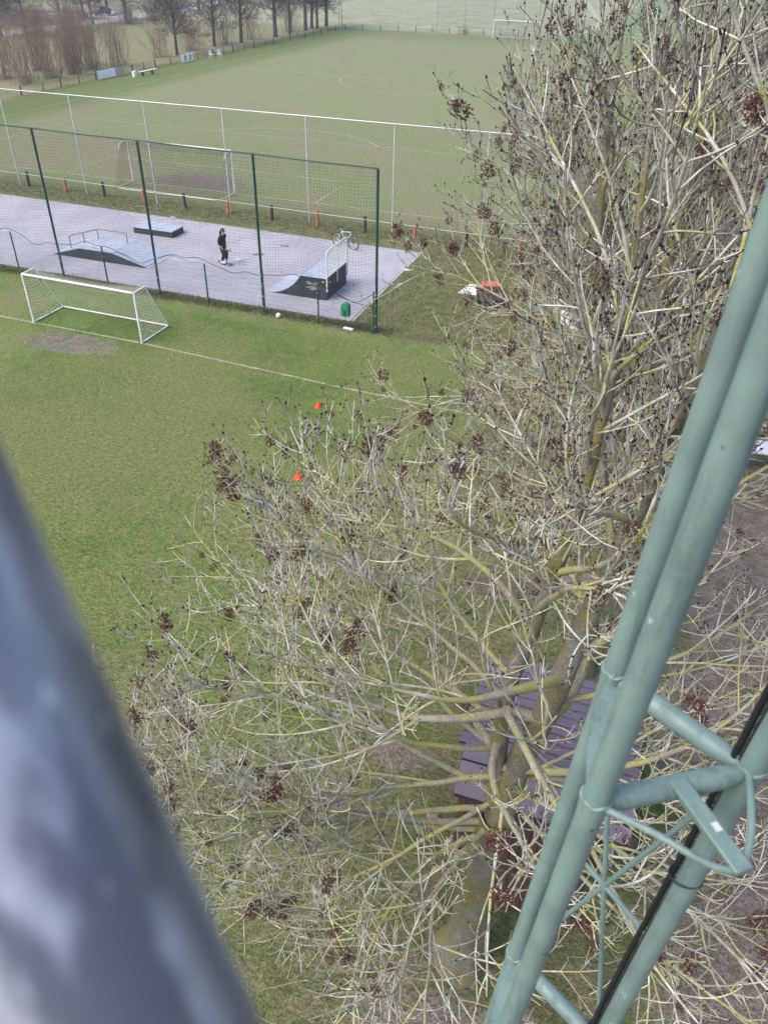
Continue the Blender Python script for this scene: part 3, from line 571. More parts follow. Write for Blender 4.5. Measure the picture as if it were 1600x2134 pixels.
q = MB(); q.box((.158, -.040, 1.545), (.012, .058, .038)); q.box((.158, .040, 1.545), (.012, .058, .038)); q.box((.162, 0, 1.55), (.008, .03, .008)); q.box((.11, -.083, 1.55), (.10, .006, .008)); q.box((.11, .083, 1.55), (.10, .006, .008)); q.build('glasses', M['glass_dark'], pe)
MB().box((.155, 0, 1.475), (.012, .045, .010)).build('mouth', M['brick'], pe, bevel=.004)

# ------------------------------------------------------------------ bicycle
bk = thing('bicycle', 'pale mint bicycle with black tyres parked beyond the quarter pipe', 'bicycle', (14.1, -7.16, .012), R(-15.5)); wr = .335
for x in (-.53, .53):
    wl = MB(); c = (x, 0, wr); wl.tube([(x+wr*math.cos(a*math.pi/16), 0, wr+wr*math.sin(a*math.pi/16)) for a in range(32)], .026, 8, closed=True); wo = wl.build('wheel', M['tyre'], bk)
    MB().tube([(x+.30*math.cos(a*math.pi/16), 0, wr+.30*math.sin(a*math.pi/16)) for a in range(32)], .012, 6, closed=True).build('rim', M['galv'], wo)
    q = MB()
    for k in range(14): a = k*math.pi/7; q.tube([(x+.02*math.cos(a+.5), 0, wr+.02*math.sin(a+.5)), (x+.295*math.cos(a), 0, wr+.295*math.sin(a))], .0022, 4, cap=False)
    q.build('spokes', M['galv'], wo); MB().tube([(x, -.05, wr), (x, .05, wr)], .028, 10).build('hub', M['ink'], wo)
BB, ST, HT, HB, RA, FA = (-.07, 0, .29), (-.22, 0, .78), (.34, 0, .86), (.385, 0, .70), (-.53, 0, wr), (.53, 0, wr)
for nm, a, b, r in (('down_tube', BB, HB, .027), ('top_tube', ST, HT, .022), ('seat_tube', BB, (-.25, 0, .90), .020), ('head_tube', HB, (.325, 0, .90), .024)): MB().tube([a, b], r, 10).build(nm, M['bike'], bk)
for s in (-1, 1):
    MB().tube([(BB[0], s*.03, BB[2]), (RA[0], s*.06, RA[2])], .012, 6).build('chain_stay', M['bike'], bk); MB().tube([(ST[0], s*.02, ST[2]), (RA[0], s*.06, RA[2])], .011, 6).build('seat_stay', M['bike'], bk)
    MB().tube([HB, (.42, s*.055, .60), (FA[0], s*.055, FA[2])], .015, 6).build('fork_blade', M['ink'], bk)
    MB().tube([(BB[0], s*.06, BB[2]), (BB[0]+s*.12, s*.09, BB[2]-s*.11)], .011, 6).build('crank', M['galv'], bk); MB().box((BB[0]+s*.12, s*.14, BB[2]-s*.11), (.09, .10, .025)).build('pedal', M['ink'], bk, bevel=.004)
MB().tube([(.325, 0, .90), (.30, 0, .96), (.29, -.15, .98), (.24, -.32, 1.0)], .014, 8).build('handlebar', M['ink'], bk); MB().tube([(.30, 0, .96), (.29, .15, .98), (.24, .32, 1.0)], .014, 8).build('handlebar', M['ink'], bk)
MB().tube([(-.25, 0, .90), (-.28, 0, 1.0)], .014, 8).build('seat_post', M['galv'], bk); MB().prism([(-.42, -.07), (-.42, .07), (-.28, .05), (-.12, .018), (-.12, -.018), (-.28, -.05)], 1.0, 1.05, 'z').build('saddle', M['ink'], bk, bevel=.015)
MB().tube([(BB[0], -.02, BB[2]), (BB[0], .02, BB[2])], .095, 18).build('chain_ring', M['ink'], bk); MB().tube([(-.10, .03, .28), (-.16, .24, .01)], .009, 6).build('kick_stand', M['galv'], bk)

# ------------------------------------------------------------------ touchline things
bn = thing('side_banner', 'plain white advertising sheet with grey end panel tied to the touchline rail', 'banner', (-31.72, 35.0, 0), R(88))
MB().box((1.5, 0, .46), (2.9, .03, .80)).build('white_panel', M['banner_white'], bn); MB().box((3.75, 0, .52), (1.55, .03, .66)).build('grey_panel', M['banner_grey'], bn)
b2 = thing('emblem_banner', 'white board with two black running figure emblems on the touchline rail', 'banner', (-31.12, 51.0, 0), R(88))
MB().box((1.25, 0, .50), (2.45, .04, .86)).build('board', M['banner_white'], b2)
for x in (.72, 1.85):
    q = MB(); mk = lambda pts, r: q.tube([(x+a, -.028, .5+c) for a, c in pts], r, 6)
    q.ell((x+.08, -.03, .80), (.07, .012, .07), 10, 6); mk([(-.22, .10), (-.02, .22), (.20, .18), (.26, .04)], .035); mk([(.04, .20), (-.02, -.05)], .06); mk([(-.02, -.05), (.18, -.12), (.10, -.30)], .042); mk([(-.02, -.05), (-.16, -.22), (-.32, -.24)], .042)
    q.build('emblem', M['ink'], b2)
be = thing('bench', 'long white plank bench with dark legs beside the touchline', 'bench', (-29.3, 39.2, 0), R(88))
MB().box((1.5, 0, .46), (3.2, .30, .06)).build('seat', M['white'], be, bevel=.01)
for x in (.5, 2.3): MB().box((x, 0, .215), (.16, .26, .43)).build('leg', M['blackpost'], be, bevel=.01)
o = MB().box((0, 0, .3), (.34, .5, .6)).build('white_tub', M['litter'], None, bevel=.04, loc=(-29.6, 38.6, 0)); tag(o, 'white tub standing at the near end of the plank bench', 'tub')
def chair(x, y, rz, lab):
    t = thing('plastic_chair', lab, 'chair', (x, y, 0), rz, 'white chairs at the touchline'); MB().box((0, 0, .42), (.5, .48, .05)).build('seat', M['litter'], t, bevel=.01); MB().box((0, .23, .66), (.5, .05, .45)).build('backrest', M['litter'], t, bevel=.01)
    for sx1 in (-1, 1):
        for sy1 in (-1, 1): MB().box((sx1*.22, sy1*.20, .2), (.05, .05, .40)).build('leg', M['litter'], t)
chair(-30.4, 57.0, R(80), 'white plastic chair beside the fence gap, upright'); chair(-29.7, 57.9, R(60), 'second white plastic chair by the first red post after the gap')

# ------------------------------------------------------------------ vehicles
def vehicle(name, label, loc, rz, paint, kind='car'):
    t = thing(name, label, 'van' if kind == 'van' else 'car', loc, rz)
    if kind == 'van': body = [(-2.4, .35), (-2.45, .9), (-2.4, 2.25), (-2.2, 2.38), (1.0, 2.38), (1.25, 2.28), (1.85, 1.35), (2.45, 1.15), (2.55, .75), (2.5, .35)]; W2 = .95; cab = [(.35, 1.42), (.35, 2.08), (1.12, 2.10), (1.62, 1.42)]
    else: body = [(-2.1, .30), (-2.15, .75), (-2.05, .92), (-1.2, .96), (1.0, .93), (1.95, .80), (2.15, .62), (2.12, .30)]; W2 = .88; cab = [(-1.7, .95), (-1.25, 1.42), (-.1, 1.47), (.35, 1.40), (1.05, .93)]
    MB().prism(body, -W2, W2).build('body', paint, t, bevel=.07, seg=3)
    if kind == 'van':
        for s in (-1, 1): MB().prism(cab, s*(W2-.005), s*(W2+.008)).build('side_window', M['car_glass'], t)
        a, b_ = Vector((1.28, 0, 2.22)), Vector((1.84, 0, 1.40)); n_ = Vector((.83, 0, .56))*.012
        MB().add([a+n_+Vector((0, -.8, 0)), a+n_+Vector((0, .8, 0)), b_+n_+Vector((0, .86, 0)), b_+n_+Vector((0, -.86, 0))], [(0, 1, 2, 3)]).build('windscreen', M['car_glass'], t)
    else:
        q = MB(); k = len(cab); wt = [.80, .66, .64, .66, .80]
        V = [(x, -wt[i], z) for i, (x, z) in enumerate(cab)]+[(x, wt[i], z) for i, (x, z) in enumerate(cab)]
        q.add(V, [tuple(range(k)), tuple(range(2*k-1, k-1, -1))]+[(i, i+k, (i+1) % k+k, (i+1) % k) for i in range(k)]); q.build('glasshouse', M['car_glass'], t, bevel=.03)
        q = MB(); q.box((-.55, 0, 1.46), (1.55, 1.26, .05)); q.build('roof', paint, t, bevel=.02)
        for s in (-1, 1):
            for x0, z0, x1, z1 in ((.35, 1.40, 1.05, .93), (-1.25, 1.42, -1.7, .95), (-.3, 1.44, -.35, .95)): MB().tube([(x0, s*.665, z0+.02), (x1, s*.81, z1+.01)], .035, 6).build('pillar', paint, t)
    for x in (-1.35, 1.38):
        for s in (-1, 1):
            wo = MB().tube([(x, s*(W2-.16), .33), (x, s*(W2+.02), .33)], .33, 20).build('wheel', M['tyre'], t); MB().tube([(x, s*(W2+.021), .33), (x, s*(W2+.032), .33)], .20, 14).build('rim', M['galv'], wo)
    xf = 2.5 if kind == 'van' else 2.12; zf = .85 if kind == 'van' else .66
    for s in (-1, 1): MB().box((xf-.03, s*(W2-.24), zf), (.10, .30, .15)).build('headlight', M['lamp'], t, bevel=.02); MB().box((-xf+.06, s*(W2-.16), zf+.12), (.10, .16, .25)).build('tail_light', M['lamp_red'], t, bevel=.02)
    MB().box((xf+.01, 0, .42), (.06, .50, .11)).build('number_plate', M['litter'], t); return t
vehicle('parked_van', 'white van parked behind the ash trees near the skate pad', (29.6, -9.6, 0), R(8), M['car_white'], 'van')
vehicle('parked_car', 'white car parked in front of the white van behind the trees', (28.6, -14.2, 0), R(12), M['car_white'])
vehicle('parked_car', 'dark blue car glimpsed between the ash trunks on the right', (33.4, -12.4, 0), R(80), M['car_dark'])
vehicle('parked_car', 'red car parked beside the road behind the shrubs', (-80.5, 85.5, 0), R(20), M['car_red'])
vehicle('parked_van', 'white van parked far back in the roadside yard', (-88.5, 105.5, 0), R(15), M['car_white'], 'van')
vehicle('parked_car', 'dark car parked by the road beyond the bare trees', (-78.5, 101.5, 0), R(70), M['car_dark'])
tr = thing('flat_trailer', 'dark open frame trailer standing beside the far road', 'trailer', (-79.2, 96.2, 0), R(70))
MB().box((0, 0, .62), (4.0, 1.8, .12)).build('bed', M['blackpost'], tr, bevel=.02)
for x in (-1.9, -.6, .7, 1.9):
    for s in (-1, 1): MB().tube([(x, s*.85, .68), (x, s*.85, 2.1)], .04, 6).build('upright', M['blackpost'], tr)
for s in (-1, 1):
    MB().tube([(-1.9, s*.85, 2.1), (1.9, s*.85, 2.1)], .04, 6).build('top_rail', M['blackpost'], tr); wo = MB().tube([(0, s*.80, .32), (0, s*1.0, .32)], .32, 16).build('wheel', M['tyre'], tr)
rb = thing('rowing_boat', 'small pale boat with dark cover resting beside the trailer', 'boat', (-76.9, 103.8, 0), R(75))
q = MB(); secs = []
for i in range(9):
    t_ = i/8; wd = .75*math.sin(math.pi*min(1, .18+t_*.82))**.6 if i < 8 else .03; secs.append([(-1.9+3.8*t_, wd*c, .75+.12*t_*t_-(.6*s_ if i < 8 else .1*s_)) for c, s_ in ((-1, 0), (-.85, .6), (0, 1), (.85, .6), (1, 0))])
q.add([p for s_ in secs for p in s_], [(i*5+j, i*5+j+1, (i+1)*5+j+1, (i+1)*5+j) for i in range(8) for j in range(4)]+[(0, 1, 2, 3, 4)], True); q.build('hull', M['car_white'], rb)
q = MB(); q.add([p for s_ in secs for p in ((s_[0][0], s_[0][1], s_[0][2]+.01), (s_[2][0], 0, s_[0][2]+.16), (s_[4][0], s_[4][1], s_[4][2]+.01))], [(i*3+j, i*3+j+1, (i+1)*3+j+1, (i+1)*3+j) for i in range(8) for j in range(2)], True); q.build('cover', M['wood_grey'], rb)
# things behind the trees on the right
o = MB().prism([(-.6, -.5), (.55, -.42), (.62, .48), (-.3, .6)], 0, .05, 'z').build('white_sheet', M['litter'], None, bevel=.01, loc=(21.9, -10.7, 0)); o.rotation_euler.x = R(6); tag(o, 'white sheet lying on the grass left of the red crate', 'sheet')
rc = thing('red_crate', 'faded red box standing next to the white sheet', 'crate', (22.75, -10.9, 0), R(20)); q = MB(); q.box((0, 0, .25), (.75, .55, .5)); q.build('box', M['red_plastic'], rc, bevel=.03); MB().box((0, 0, .53), (.8, .6, .05)).build('lid', M['red_plastic'], rc, bevel=.02)
cb = thing('cart', 'low brown wooden cart with dark wheels beneath the red box', 'cart', (23.1, -12.2, 0), R(15)); MB().box((0, 0, .45), (1.3, .7, .08)).build('bed', M['wood_grey'], cb, bevel=.01)
for s in (-1, 1):
    MB().box((0, s*.36, .6), (1.3, .04, .26)).build('side_board', M['wood_red'], cb, bevel=.005)
    for x in (-.4, .42): MB().tube([(x, s*.40, .22), (x, s*.47, .22)], .22, 16).build('wheel', M['tyre'], cb)
gb = MB().tube([(0, 0, 0), (0, 0, .06), (0, 0, .32), (0, 0, .36)], [.13, .16, .18, .19], 16).build('green_bucket', M['bin'], None, loc=(25.2, -12.5, 0)); tag(gb, 'small green bucket on the grass behind the branches', 'bucket')
wt_ = thing('white_table', 'long white table with dark legs behind the mast on bare earth', 'table', (33.2, -22.2, 0), R(4))
MB().box((0, 0, .74), (3.6, .8, .06)).build('table_top', M['litter'], wt_, bevel=.01)
for x in (-1.6, 0, 1.6):
    for s in (-1, 1): MB().box((x, s*.33, .355), (.06, .06, .71)).build('leg', M['blackpost'], wt_)
hall = thing('clubhouse', 'lavender clad hall with dark roof behind the tree row', 'building', (36.5, 26, 0))
q = MB(); q.box((8, 12, 3.0), (16, 26, 6.0)); q.build('wall', M['cladding'], hall)
for k in range(26): MB().box((-.02, -.5+k*1.0, 3.0), (.035, .04, 5.9)).build('cladding_rib', M['cladding'], hall)
q = MB().prism([(-.5, 6.0), (8, 8.2), (16.5, 6.0), (16.5, 6.2), (8, 8.42), (-.5, 6.2)], -1.4, 25.4, 'y'); q.build('roof', M['roof_slate'], hall)
for k in range(4):
    wn = MB().box((-.03, 3+k*6, 2.3), (.06, 2.2, 1.2)).build('window', M['white'], hall); MB().box((-.064, 3+k*6, 2.3), (.012, 2.0, 1.0)).build('pane', M['car_glass'], wn)

# ------------------------------------------------------------------ playhouse under the trees
ph = thing('playhouse', 'small red brown plank hut with violet ribbed roof under the nearest tree', 'hut', (28.45, -38.2, 0), R(1))
RX0, RX1 = 0.0, 2.92; back, ridge, front = (3.30, 1.95), (.70, 2.52), (-.05, 2.10)
def slope(p, q_, n, x0, x1):
    for i in range(n):
        a = Vector((0, p[0]+(q_[0]-p[0])*i/n, p[1]+(q_[1]-p[1])*i/n)); b = Vector((0, p[0]+(q_[0]-p[0])*(i+1)/n, p[1]+(q_[1]-p[1])*(i+1)/n)); d = (b-a); nn_ = Vector((0, -d.z, d.y)).normalized()
        if nn_.z < 0: nn_ = -nn_
        a2 = a+d*.11; M_ = MB(); A0 = [a2+nn_*.030, b+nn_*.012]
        V = [Vector((x, 0, 0))+k for k in (a2+nn_*.034, b+nn_*.016, b-nn_*.010, a2-nn_*.010) for x in (x0, x1)]
        M_.add(V, [(0, 1, 3, 2), (2, 3, 5, 4), (4, 5, 7, 6), (6, 7, 1, 0), (0, 2, 4, 6), (1, 7, 5, 3)]); M_.build('roof_panel', M['roof'], ph, bevel=.004)
    d = Vector((0, q_[0]-p[0], q_[1]-p[1])); c = Vector(((x0+x1)/2, (p[0]+q_[0])/2, (p[1]+q_[1])/2-.035)); ang_ = math.atan2(d.z, d.y)
    MB().box(c, (x1-x0-.02, d.length-.01, .03), M=Matrix.Rotation(ang_, 3, 'X')).build('roof_deck', M['roof_dark'], ph)
slope(ridge, back, 10, RX0, RX1); slope(front, ridge, 3, RX0+.12, RX1)
MB().tube([(RX0, ridge[0], ridge[1]+.035), (RX1, ridge[0], ridge[1]+.035)], .02, 8).build('ridge_cap', M['roof'], ph)
def wall(a, b, h0, h1, nm='board'):
    a, b = Vector(a), Vector(b); L = (b-a).length; n = int(L/.14); d = (b-a)/n; ang_ = math.atan2(d.y, d.x); rn_ = random.Random(int(L*100))
    for i in range(n):
        c = a+d*(i+.5); t = (i+.5)/n; h = h0+(h1-h0)*t; o = MB().box((c.x, c.y, .06+h/2), (d.length-.012, .026+rn_.uniform(0, .008), h), rz=ang_).build(nm, M['wood_red'], ph, bevel=.004)
wall((.18, .18), (2.45, .18), 1.98, 1.98); wall((.18, 3.1), (2.45, 3.1), 1.84, 1.84); wall((.18, .2), (.18, 3.08), 2.1, 1.84); wall((2.45, .2), (2.45, 3.08), 2.1, 1.84)
MB().box((1.3, 1.64, .03), (2.4, 3.0, .06)).build('floor', M['wood_grey'], ph)
for i in range(9): MB().box((1.15+i*.145, -.16-.0, .045), (.132, .62, .05)).build('deck_board', M['wood_red'], ph, bevel=.004)
o = MB().box((0, 0, .14), (.20, .28, .24)).build('concrete_block', M['wood_grey'], None, bevel=.015, loc=(28.15, -37.6, 0)); o.rotation_euler.z = .5; tag(o, 'dull grey block on the soil left of the hut', 'block')
o = MB().box((0, 0, .12), (.32, .26, .18)).build('beige_stone', M['wood_grey'], None, bevel=.04, loc=(29.37, -29.9, 0)); o.rotation_euler.z = .4; tag(o, 'small squared stone on the grass beyond the hut', 'stone')
ab = thing('angle_bars', 'two pale perforated metal bars propped at the right end of the hut', 'metal bars', (31.25, -37.3, 0), R(24))
for dy in (0, .13):
    MB().box((0, dy, 1.0), (.06, .012, 2.0), M=Matrix.Rotation(R(-6), 3, 'Y')).build('bar', M['galv_pale'], ab); q = MB()
    MB().box((.03-.1, dy+.05, 2.0), (.07, .10, .01)).build('foot_plate', M['galv_pale'], ab)
    for k in range(9): MB().tube([(-.115+k*.0, dy-.009, 1.15+k*.1), (-.115, dy-.007, 1.15+k*.1)], .012, 8).build('hole', M['ink'], ab)

# ------------------------------------------------------------------ lattice mast and hand rail next to the camera
md = Vector((-.049, -.017, -.9986)).normalized(); LA, LB, LC = Vector((29.9936, -45.1555, 12.3532)), Vector((29.9915, -44.8922, 12.3532)), Vector((30.2108, -45.0161, 12.3532)); STEP = 1.019
base = LA+md*12.3
ms = thing('lattice_mast', 'grey green painted steel lattice mast with black cable close to the camera', 'mast', (base.x, base.y, 0)); mo = Vector((base.x, base.y, 0))
def mpt(p, k): return p+md*(k*STEP)-mo
for p in (LA, LB, LC): MB().tube([mpt(p, -3.2), mpt(p, 12.0)], .0205, 32).build('leg', M['mast'], ms)
rnm = random.Random(2)
for k in range(-3, 12):
    A_, B_, C_ = mpt(LA, k), mpt(LB, k), mpt(LC, k)
    for nm, a, b in (('strut', B_, C_), ('strut', A_, C_)):
        d = (b-a).normalized(); MB().tube([a+d*.020, a+d*.05, b-d*.05, b-d*.020], [.017, .0185, .0185, .014], 20).build(nm, M['mast'], ms)
    d = (A_-B_).normalized(); sd_ = Vector((-d.y, d.x, 0)); q = MB(); n_ = 14                    # flattened strut between the two left legs
    V = []; 
    for i in range(n_+1):
        t_ = i/n_; wd = .004+.019*math.sin(math.pi*min(1, t_*.62+.19))**1.5 if 0 < t_ < 1 else .010; c = B_.lerp(A_, .06+t_*.86)+Vector((0, 0, -.004))
        V += [c+sd_*wd, c-sd_*wd, c-sd_*wd-Vector((0, 0, .012)), c+sd_*wd-Vector((0, 0, .012))]
    q.add(V, [(i*4+j, i*4+(j+1) % 4, i*4+4+(j+1) % 4, i*4+4+j) for i in range(n_) for j in range(4)]+[(0, 1, 2, 3), (n_*4+3, n_*4+2, n_*4+1, n_*4)]); q.build('flat_strut', M['mast'], ms)
    A1, B1, C1 = mpt(LA, k+1), mpt(LB, k+1), mpt(LC, k+1)
    for a, b in (((B_, C1), (C_, B1)) if k % 2 == 0 else ()): MB().tube([a, b], .0052, 8).build('brace_rod', M['mast'], ms)
    if k % 2 == 0: MB().tube([mpt(LB, k+.47), mpt(LC, k+.53)], .0058, 8).build('cross_rod', M['mast'], ms)
    for p in (B_, A_, C_):
        MB().tube([p-md*.012, p+md*.012], .0220, 24, cap=True).build('weld_collar', M['mast'], ms)
        MB().tube([p-md*.016+Vector((.0215*math.cos(t_), .0215*math.sin(t_), .0025*math.sin(5*t_))) for t_ in np.linspace(0, 2*math.pi, 25)[:-1]], .0032, 6, closed=True).build('weld_bead', M['mast'], ms)
    if k % 2 == 0:                                                                    # looped foot rest
        tip = Vector((30.199, -45.207, 12.3532))+md*(k*STEP)-mo; st_ = A_.lerp(C_, .50); ax_ = (tip-st_); al = ax_.length; ax_.normalize(); pr_ = Vector((-ax_.y, ax_.x, 0)); M3 = Matrix(((ax_.x, pr_.x, 0), (ax_.y, pr_.y, 0), (0, 0, 1)))
        MB().box(st_+ax_*(al*.49)+Vector((0, 0, .020)), (al*.98, .028, .007), M=M3).build('foot_bar', M['mast'], ms, bevel=.002)
        MB().box(st_+ax_*(al*.49)+Vector((0, 0, .006)), (al*.9, .006, .022), M=M3).build('foot_bar_web', M['mast'], ms)
        a0, c0 = A_+Vector((.012, -.010, .010)), C_+Vector((-.004, -.018, .012)); t0 = tip-ax_*.012+Vector((0, 0, .012))
        ctl = [a0, a0.lerp(t0, .45)+Vector((-.004, -.004, 0)), t0-pr_*.034*(-1 if (a0-tip).dot(pr_) > 0 else 1)-ax_*.018, t0, t0+pr_*.034*(-1 if (a0-tip).dot(pr_) > 0 else 1)-ax_*.022, c0.lerp(t0, .5)+Vector((.010, 0, 0)), c0]
        pts = []
        for i in range(len(ctl)-1):
            p0, p1, p2, p3 = ctl[max(0, i-1)], ctl[i], ctl[i+1], ctl[min(len(ctl)-1, i+2)]
            for j in range(6):
                t_ = j/6; pts.append(.5*((2*p1)+(p2-p0)*t_+(2*p0-5*p1+4*p2-p3)*t_*t_+(3*p1-p0-3*p2+p3)*t_**3))
        pts.append(ctl[-1]); MB().tube(pts, .0058, 10).build('foot_loop', M['mast'], ms)
        MB().box(st_+ax_*(al*.55)+Vector((.004, .002, .0238)), (.014, .010, .0012), M=M3).build('paint_chip', M['mast_chip'], ms)
off = Vector((-.026, .010, 0))
cpts = [mpt(LC, -3.2+i*.25)+off*(1+.06*math.sin(i*1.7))+Vector((0, .004*math.sin(i), 0)) for i in range(61)]
cb_ = MB().tube(cpts, .0060, 10).build('cable', M['cable'], ms); MB().tube([p+Vector((.008, -.010, 0)) for p in cpts], .0045, 8).build('cable', M['cable'], ms)
for k in np.arange(-3, 12, .64):
    c = mpt(LC, k+.10); MB().tube([c+Vector((.0285*math.cos(a)-.0065, .0235*math.sin(a)+.002, .004*math.cos(a))) for a in np.linspace(0, 2*math.pi, 20)[:-1]], .0022, 6, closed=True).build('cable_tie', M['cable'], ms)
MB().box((0, .05, .12), (.9, .9, .3)).build('footing', M['concrete'], ms, bevel=.03)
ra_, rb_ = Vector((29.6595, -45.7513, 13.4174)), Vector((29.9596, -45.9381, 13.0421)); rl = (rb_-ra_).length
hr = MB().tube([(0, 0, -rl/2), (0, 0, 0), (0, 0, rl/2)], .0286, 48).build('hand_rail', M['rail'], None, loc=(ra_+rb_)/2); hr.rotation_euler = (rb_-ra_).to_track_quat('Z', 'Y').to_euler()
tag(hr, 'blurred galvanised steel hand rail tube right in front of the lens', 'hand rail')

# ------------------------------------------------------------------ trees
def grow(S, Dv, L, n, upc, wob, rng, droop=0., cv=.5):
    m = len(S); P = np.zeros((m, n+1, 3)); P[:, 0] = S; d = nrm(Dv.copy()); L = np.asarray(L); bias = rng.normal(0, wob*cv, (m, 3))
    for i in range(n):
        t = i/max(1, n-1); d = d+rng.normal(0, wob, (m, 3))+bias; d[:, 2] += upc*(t**1.2)-droop*(1-t); d = nrm(d); P[:, i+1] = P[:, i]+d*(L/n)[:, None]
    return P
def spawn(P, Rr, L, spacing, tmin, ang, rng, pair=True, upb=.25, tmax=.97):
    par = []; ts = []; az = []
    for j in range(len(P)):
        k = max(1, int((tmax-tmin)*L[j]/spacing)); t = tmin+(tmax-tmin)*(np.arange(k)+rng.uniform(.2, .8, k))/k; a = rng.uniform(0, 6.28)+np.arange(k)*1.57+rng.normal(0, .35, k)
        if pair:
            keep = rng.uniform(size=k) < .72; t2 = np.concatenate([t, t[keep]]); a2 = np.concatenate([a, (a+math.pi)[keep]])
        else: t2, a2 = t, a
        par.append(np.full(len(t2), j)); ts.append(t2); az.append(a2)
    par = np.concatenate(par); ts = np.concatenate(ts); az = np.concatenate(az); n = P.shape[1]-1
    x = np.clip(ts*n, 0, n-1e-4); i = x.astype(int); f = (x-i)[:, None]; pos = P[par, i]*(1-f)+P[par, i+1]*f; T = nrm(P[par, i+1]-P[par, i]); rr = Rr[par, i]*(1-f[:, 0])+Rr[par, i+1]*f[:, 0]
    ref = np.where(np.abs(T[:, 2:3]) < .9, np.array([[0, 0, 1.]]), np.array([[1., 0, 0]])); U = nrm(np.cross(T, ref)); W = np.cross(T, U)
    a = ang+rng.normal(0, .15, len(par)); d = np.cos(a)[:, None]*T+np.sin(a)[:, None]*(np.cos(az)[:, None]*U+np.sin(az)[:, None]*W); d[:, 2] += upb; return par, ts, pos, nrm(d), rr
def taper(r0, r1, n, p=1.): return r0[:, None]+(r1-r0)[:, None]*(np.linspace(0, 1, n+1)[None]**p)
def catmull(pts, k=6):
    pts = [np.array(p, float) for p in pts]; out = []
    for i in range(len(pts)-1):
        p0, p1, p2, p3 = pts[max(0, i-1)], pts[i], pts[i+1], pts[min(len(pts)-1, i+2)]
        for j in range(k): t = j/k; out.append(.5*(2*p1+(p2-p0)*t+(2*p0-5*p1+4*p2-p3)*t*t+(3*p1-p0-3*p2+p3)*t**3))
    out.append(pts[-1]); return np.array(out)
CL = []; CLV = []; CLQ = []
rg = np.random.default_rng(4)
for v in range(5):                                      # hanging bunches of ash keys: many small pointed keys
    n = (100, 110, 84, 96, 70)[v]; c = rg.normal(0, 1, (n, 3)); c = nrm(c)*rg.uniform(.15, 1, (n, 1))**.5*np.array([[.070, .070, .088]])
    d = nrm(c*.4+rg.normal(0, .05, (n, 3))+np.array([[0, 0, -.03]])); a = nrm(np.cross(d, rg.normal(0, 1, (n, 3)))); b2_ = np.cross(d, a); ln = rg.uniform(.011, .019, (n, 1)); wd = rg.uniform(.006, .010, (n, 1)); c[0] = 0; ln[0] = .09; d[0] = (0, 0, 1)
    V = np.stack([c-d*ln, c+a*wd, c+b2_*wd*.6, c-a*wd, c-b2_*wd*.6, c+d*ln], 1).reshape(-1, 3); t = np.array([(0, 1, 2), (0, 2, 3), (0, 3, 4), (0, 4, 1), (5, 2, 1), (5, 3, 2), (5, 4, 3), (5, 1, 4)])
    me = fast_mesh('seed_cluster', V, (t[None]+6*np.arange(n)[:, None, None]).reshape(-1, 3), smooth=False); me.materials.append(M['cluster']); CL.append(me)
    q6 = 18; CLV.append(V[:q6*6]); CLQ.append((t[None]+6*np.arange(q6)[:, None, None]).reshape(-1, 3))
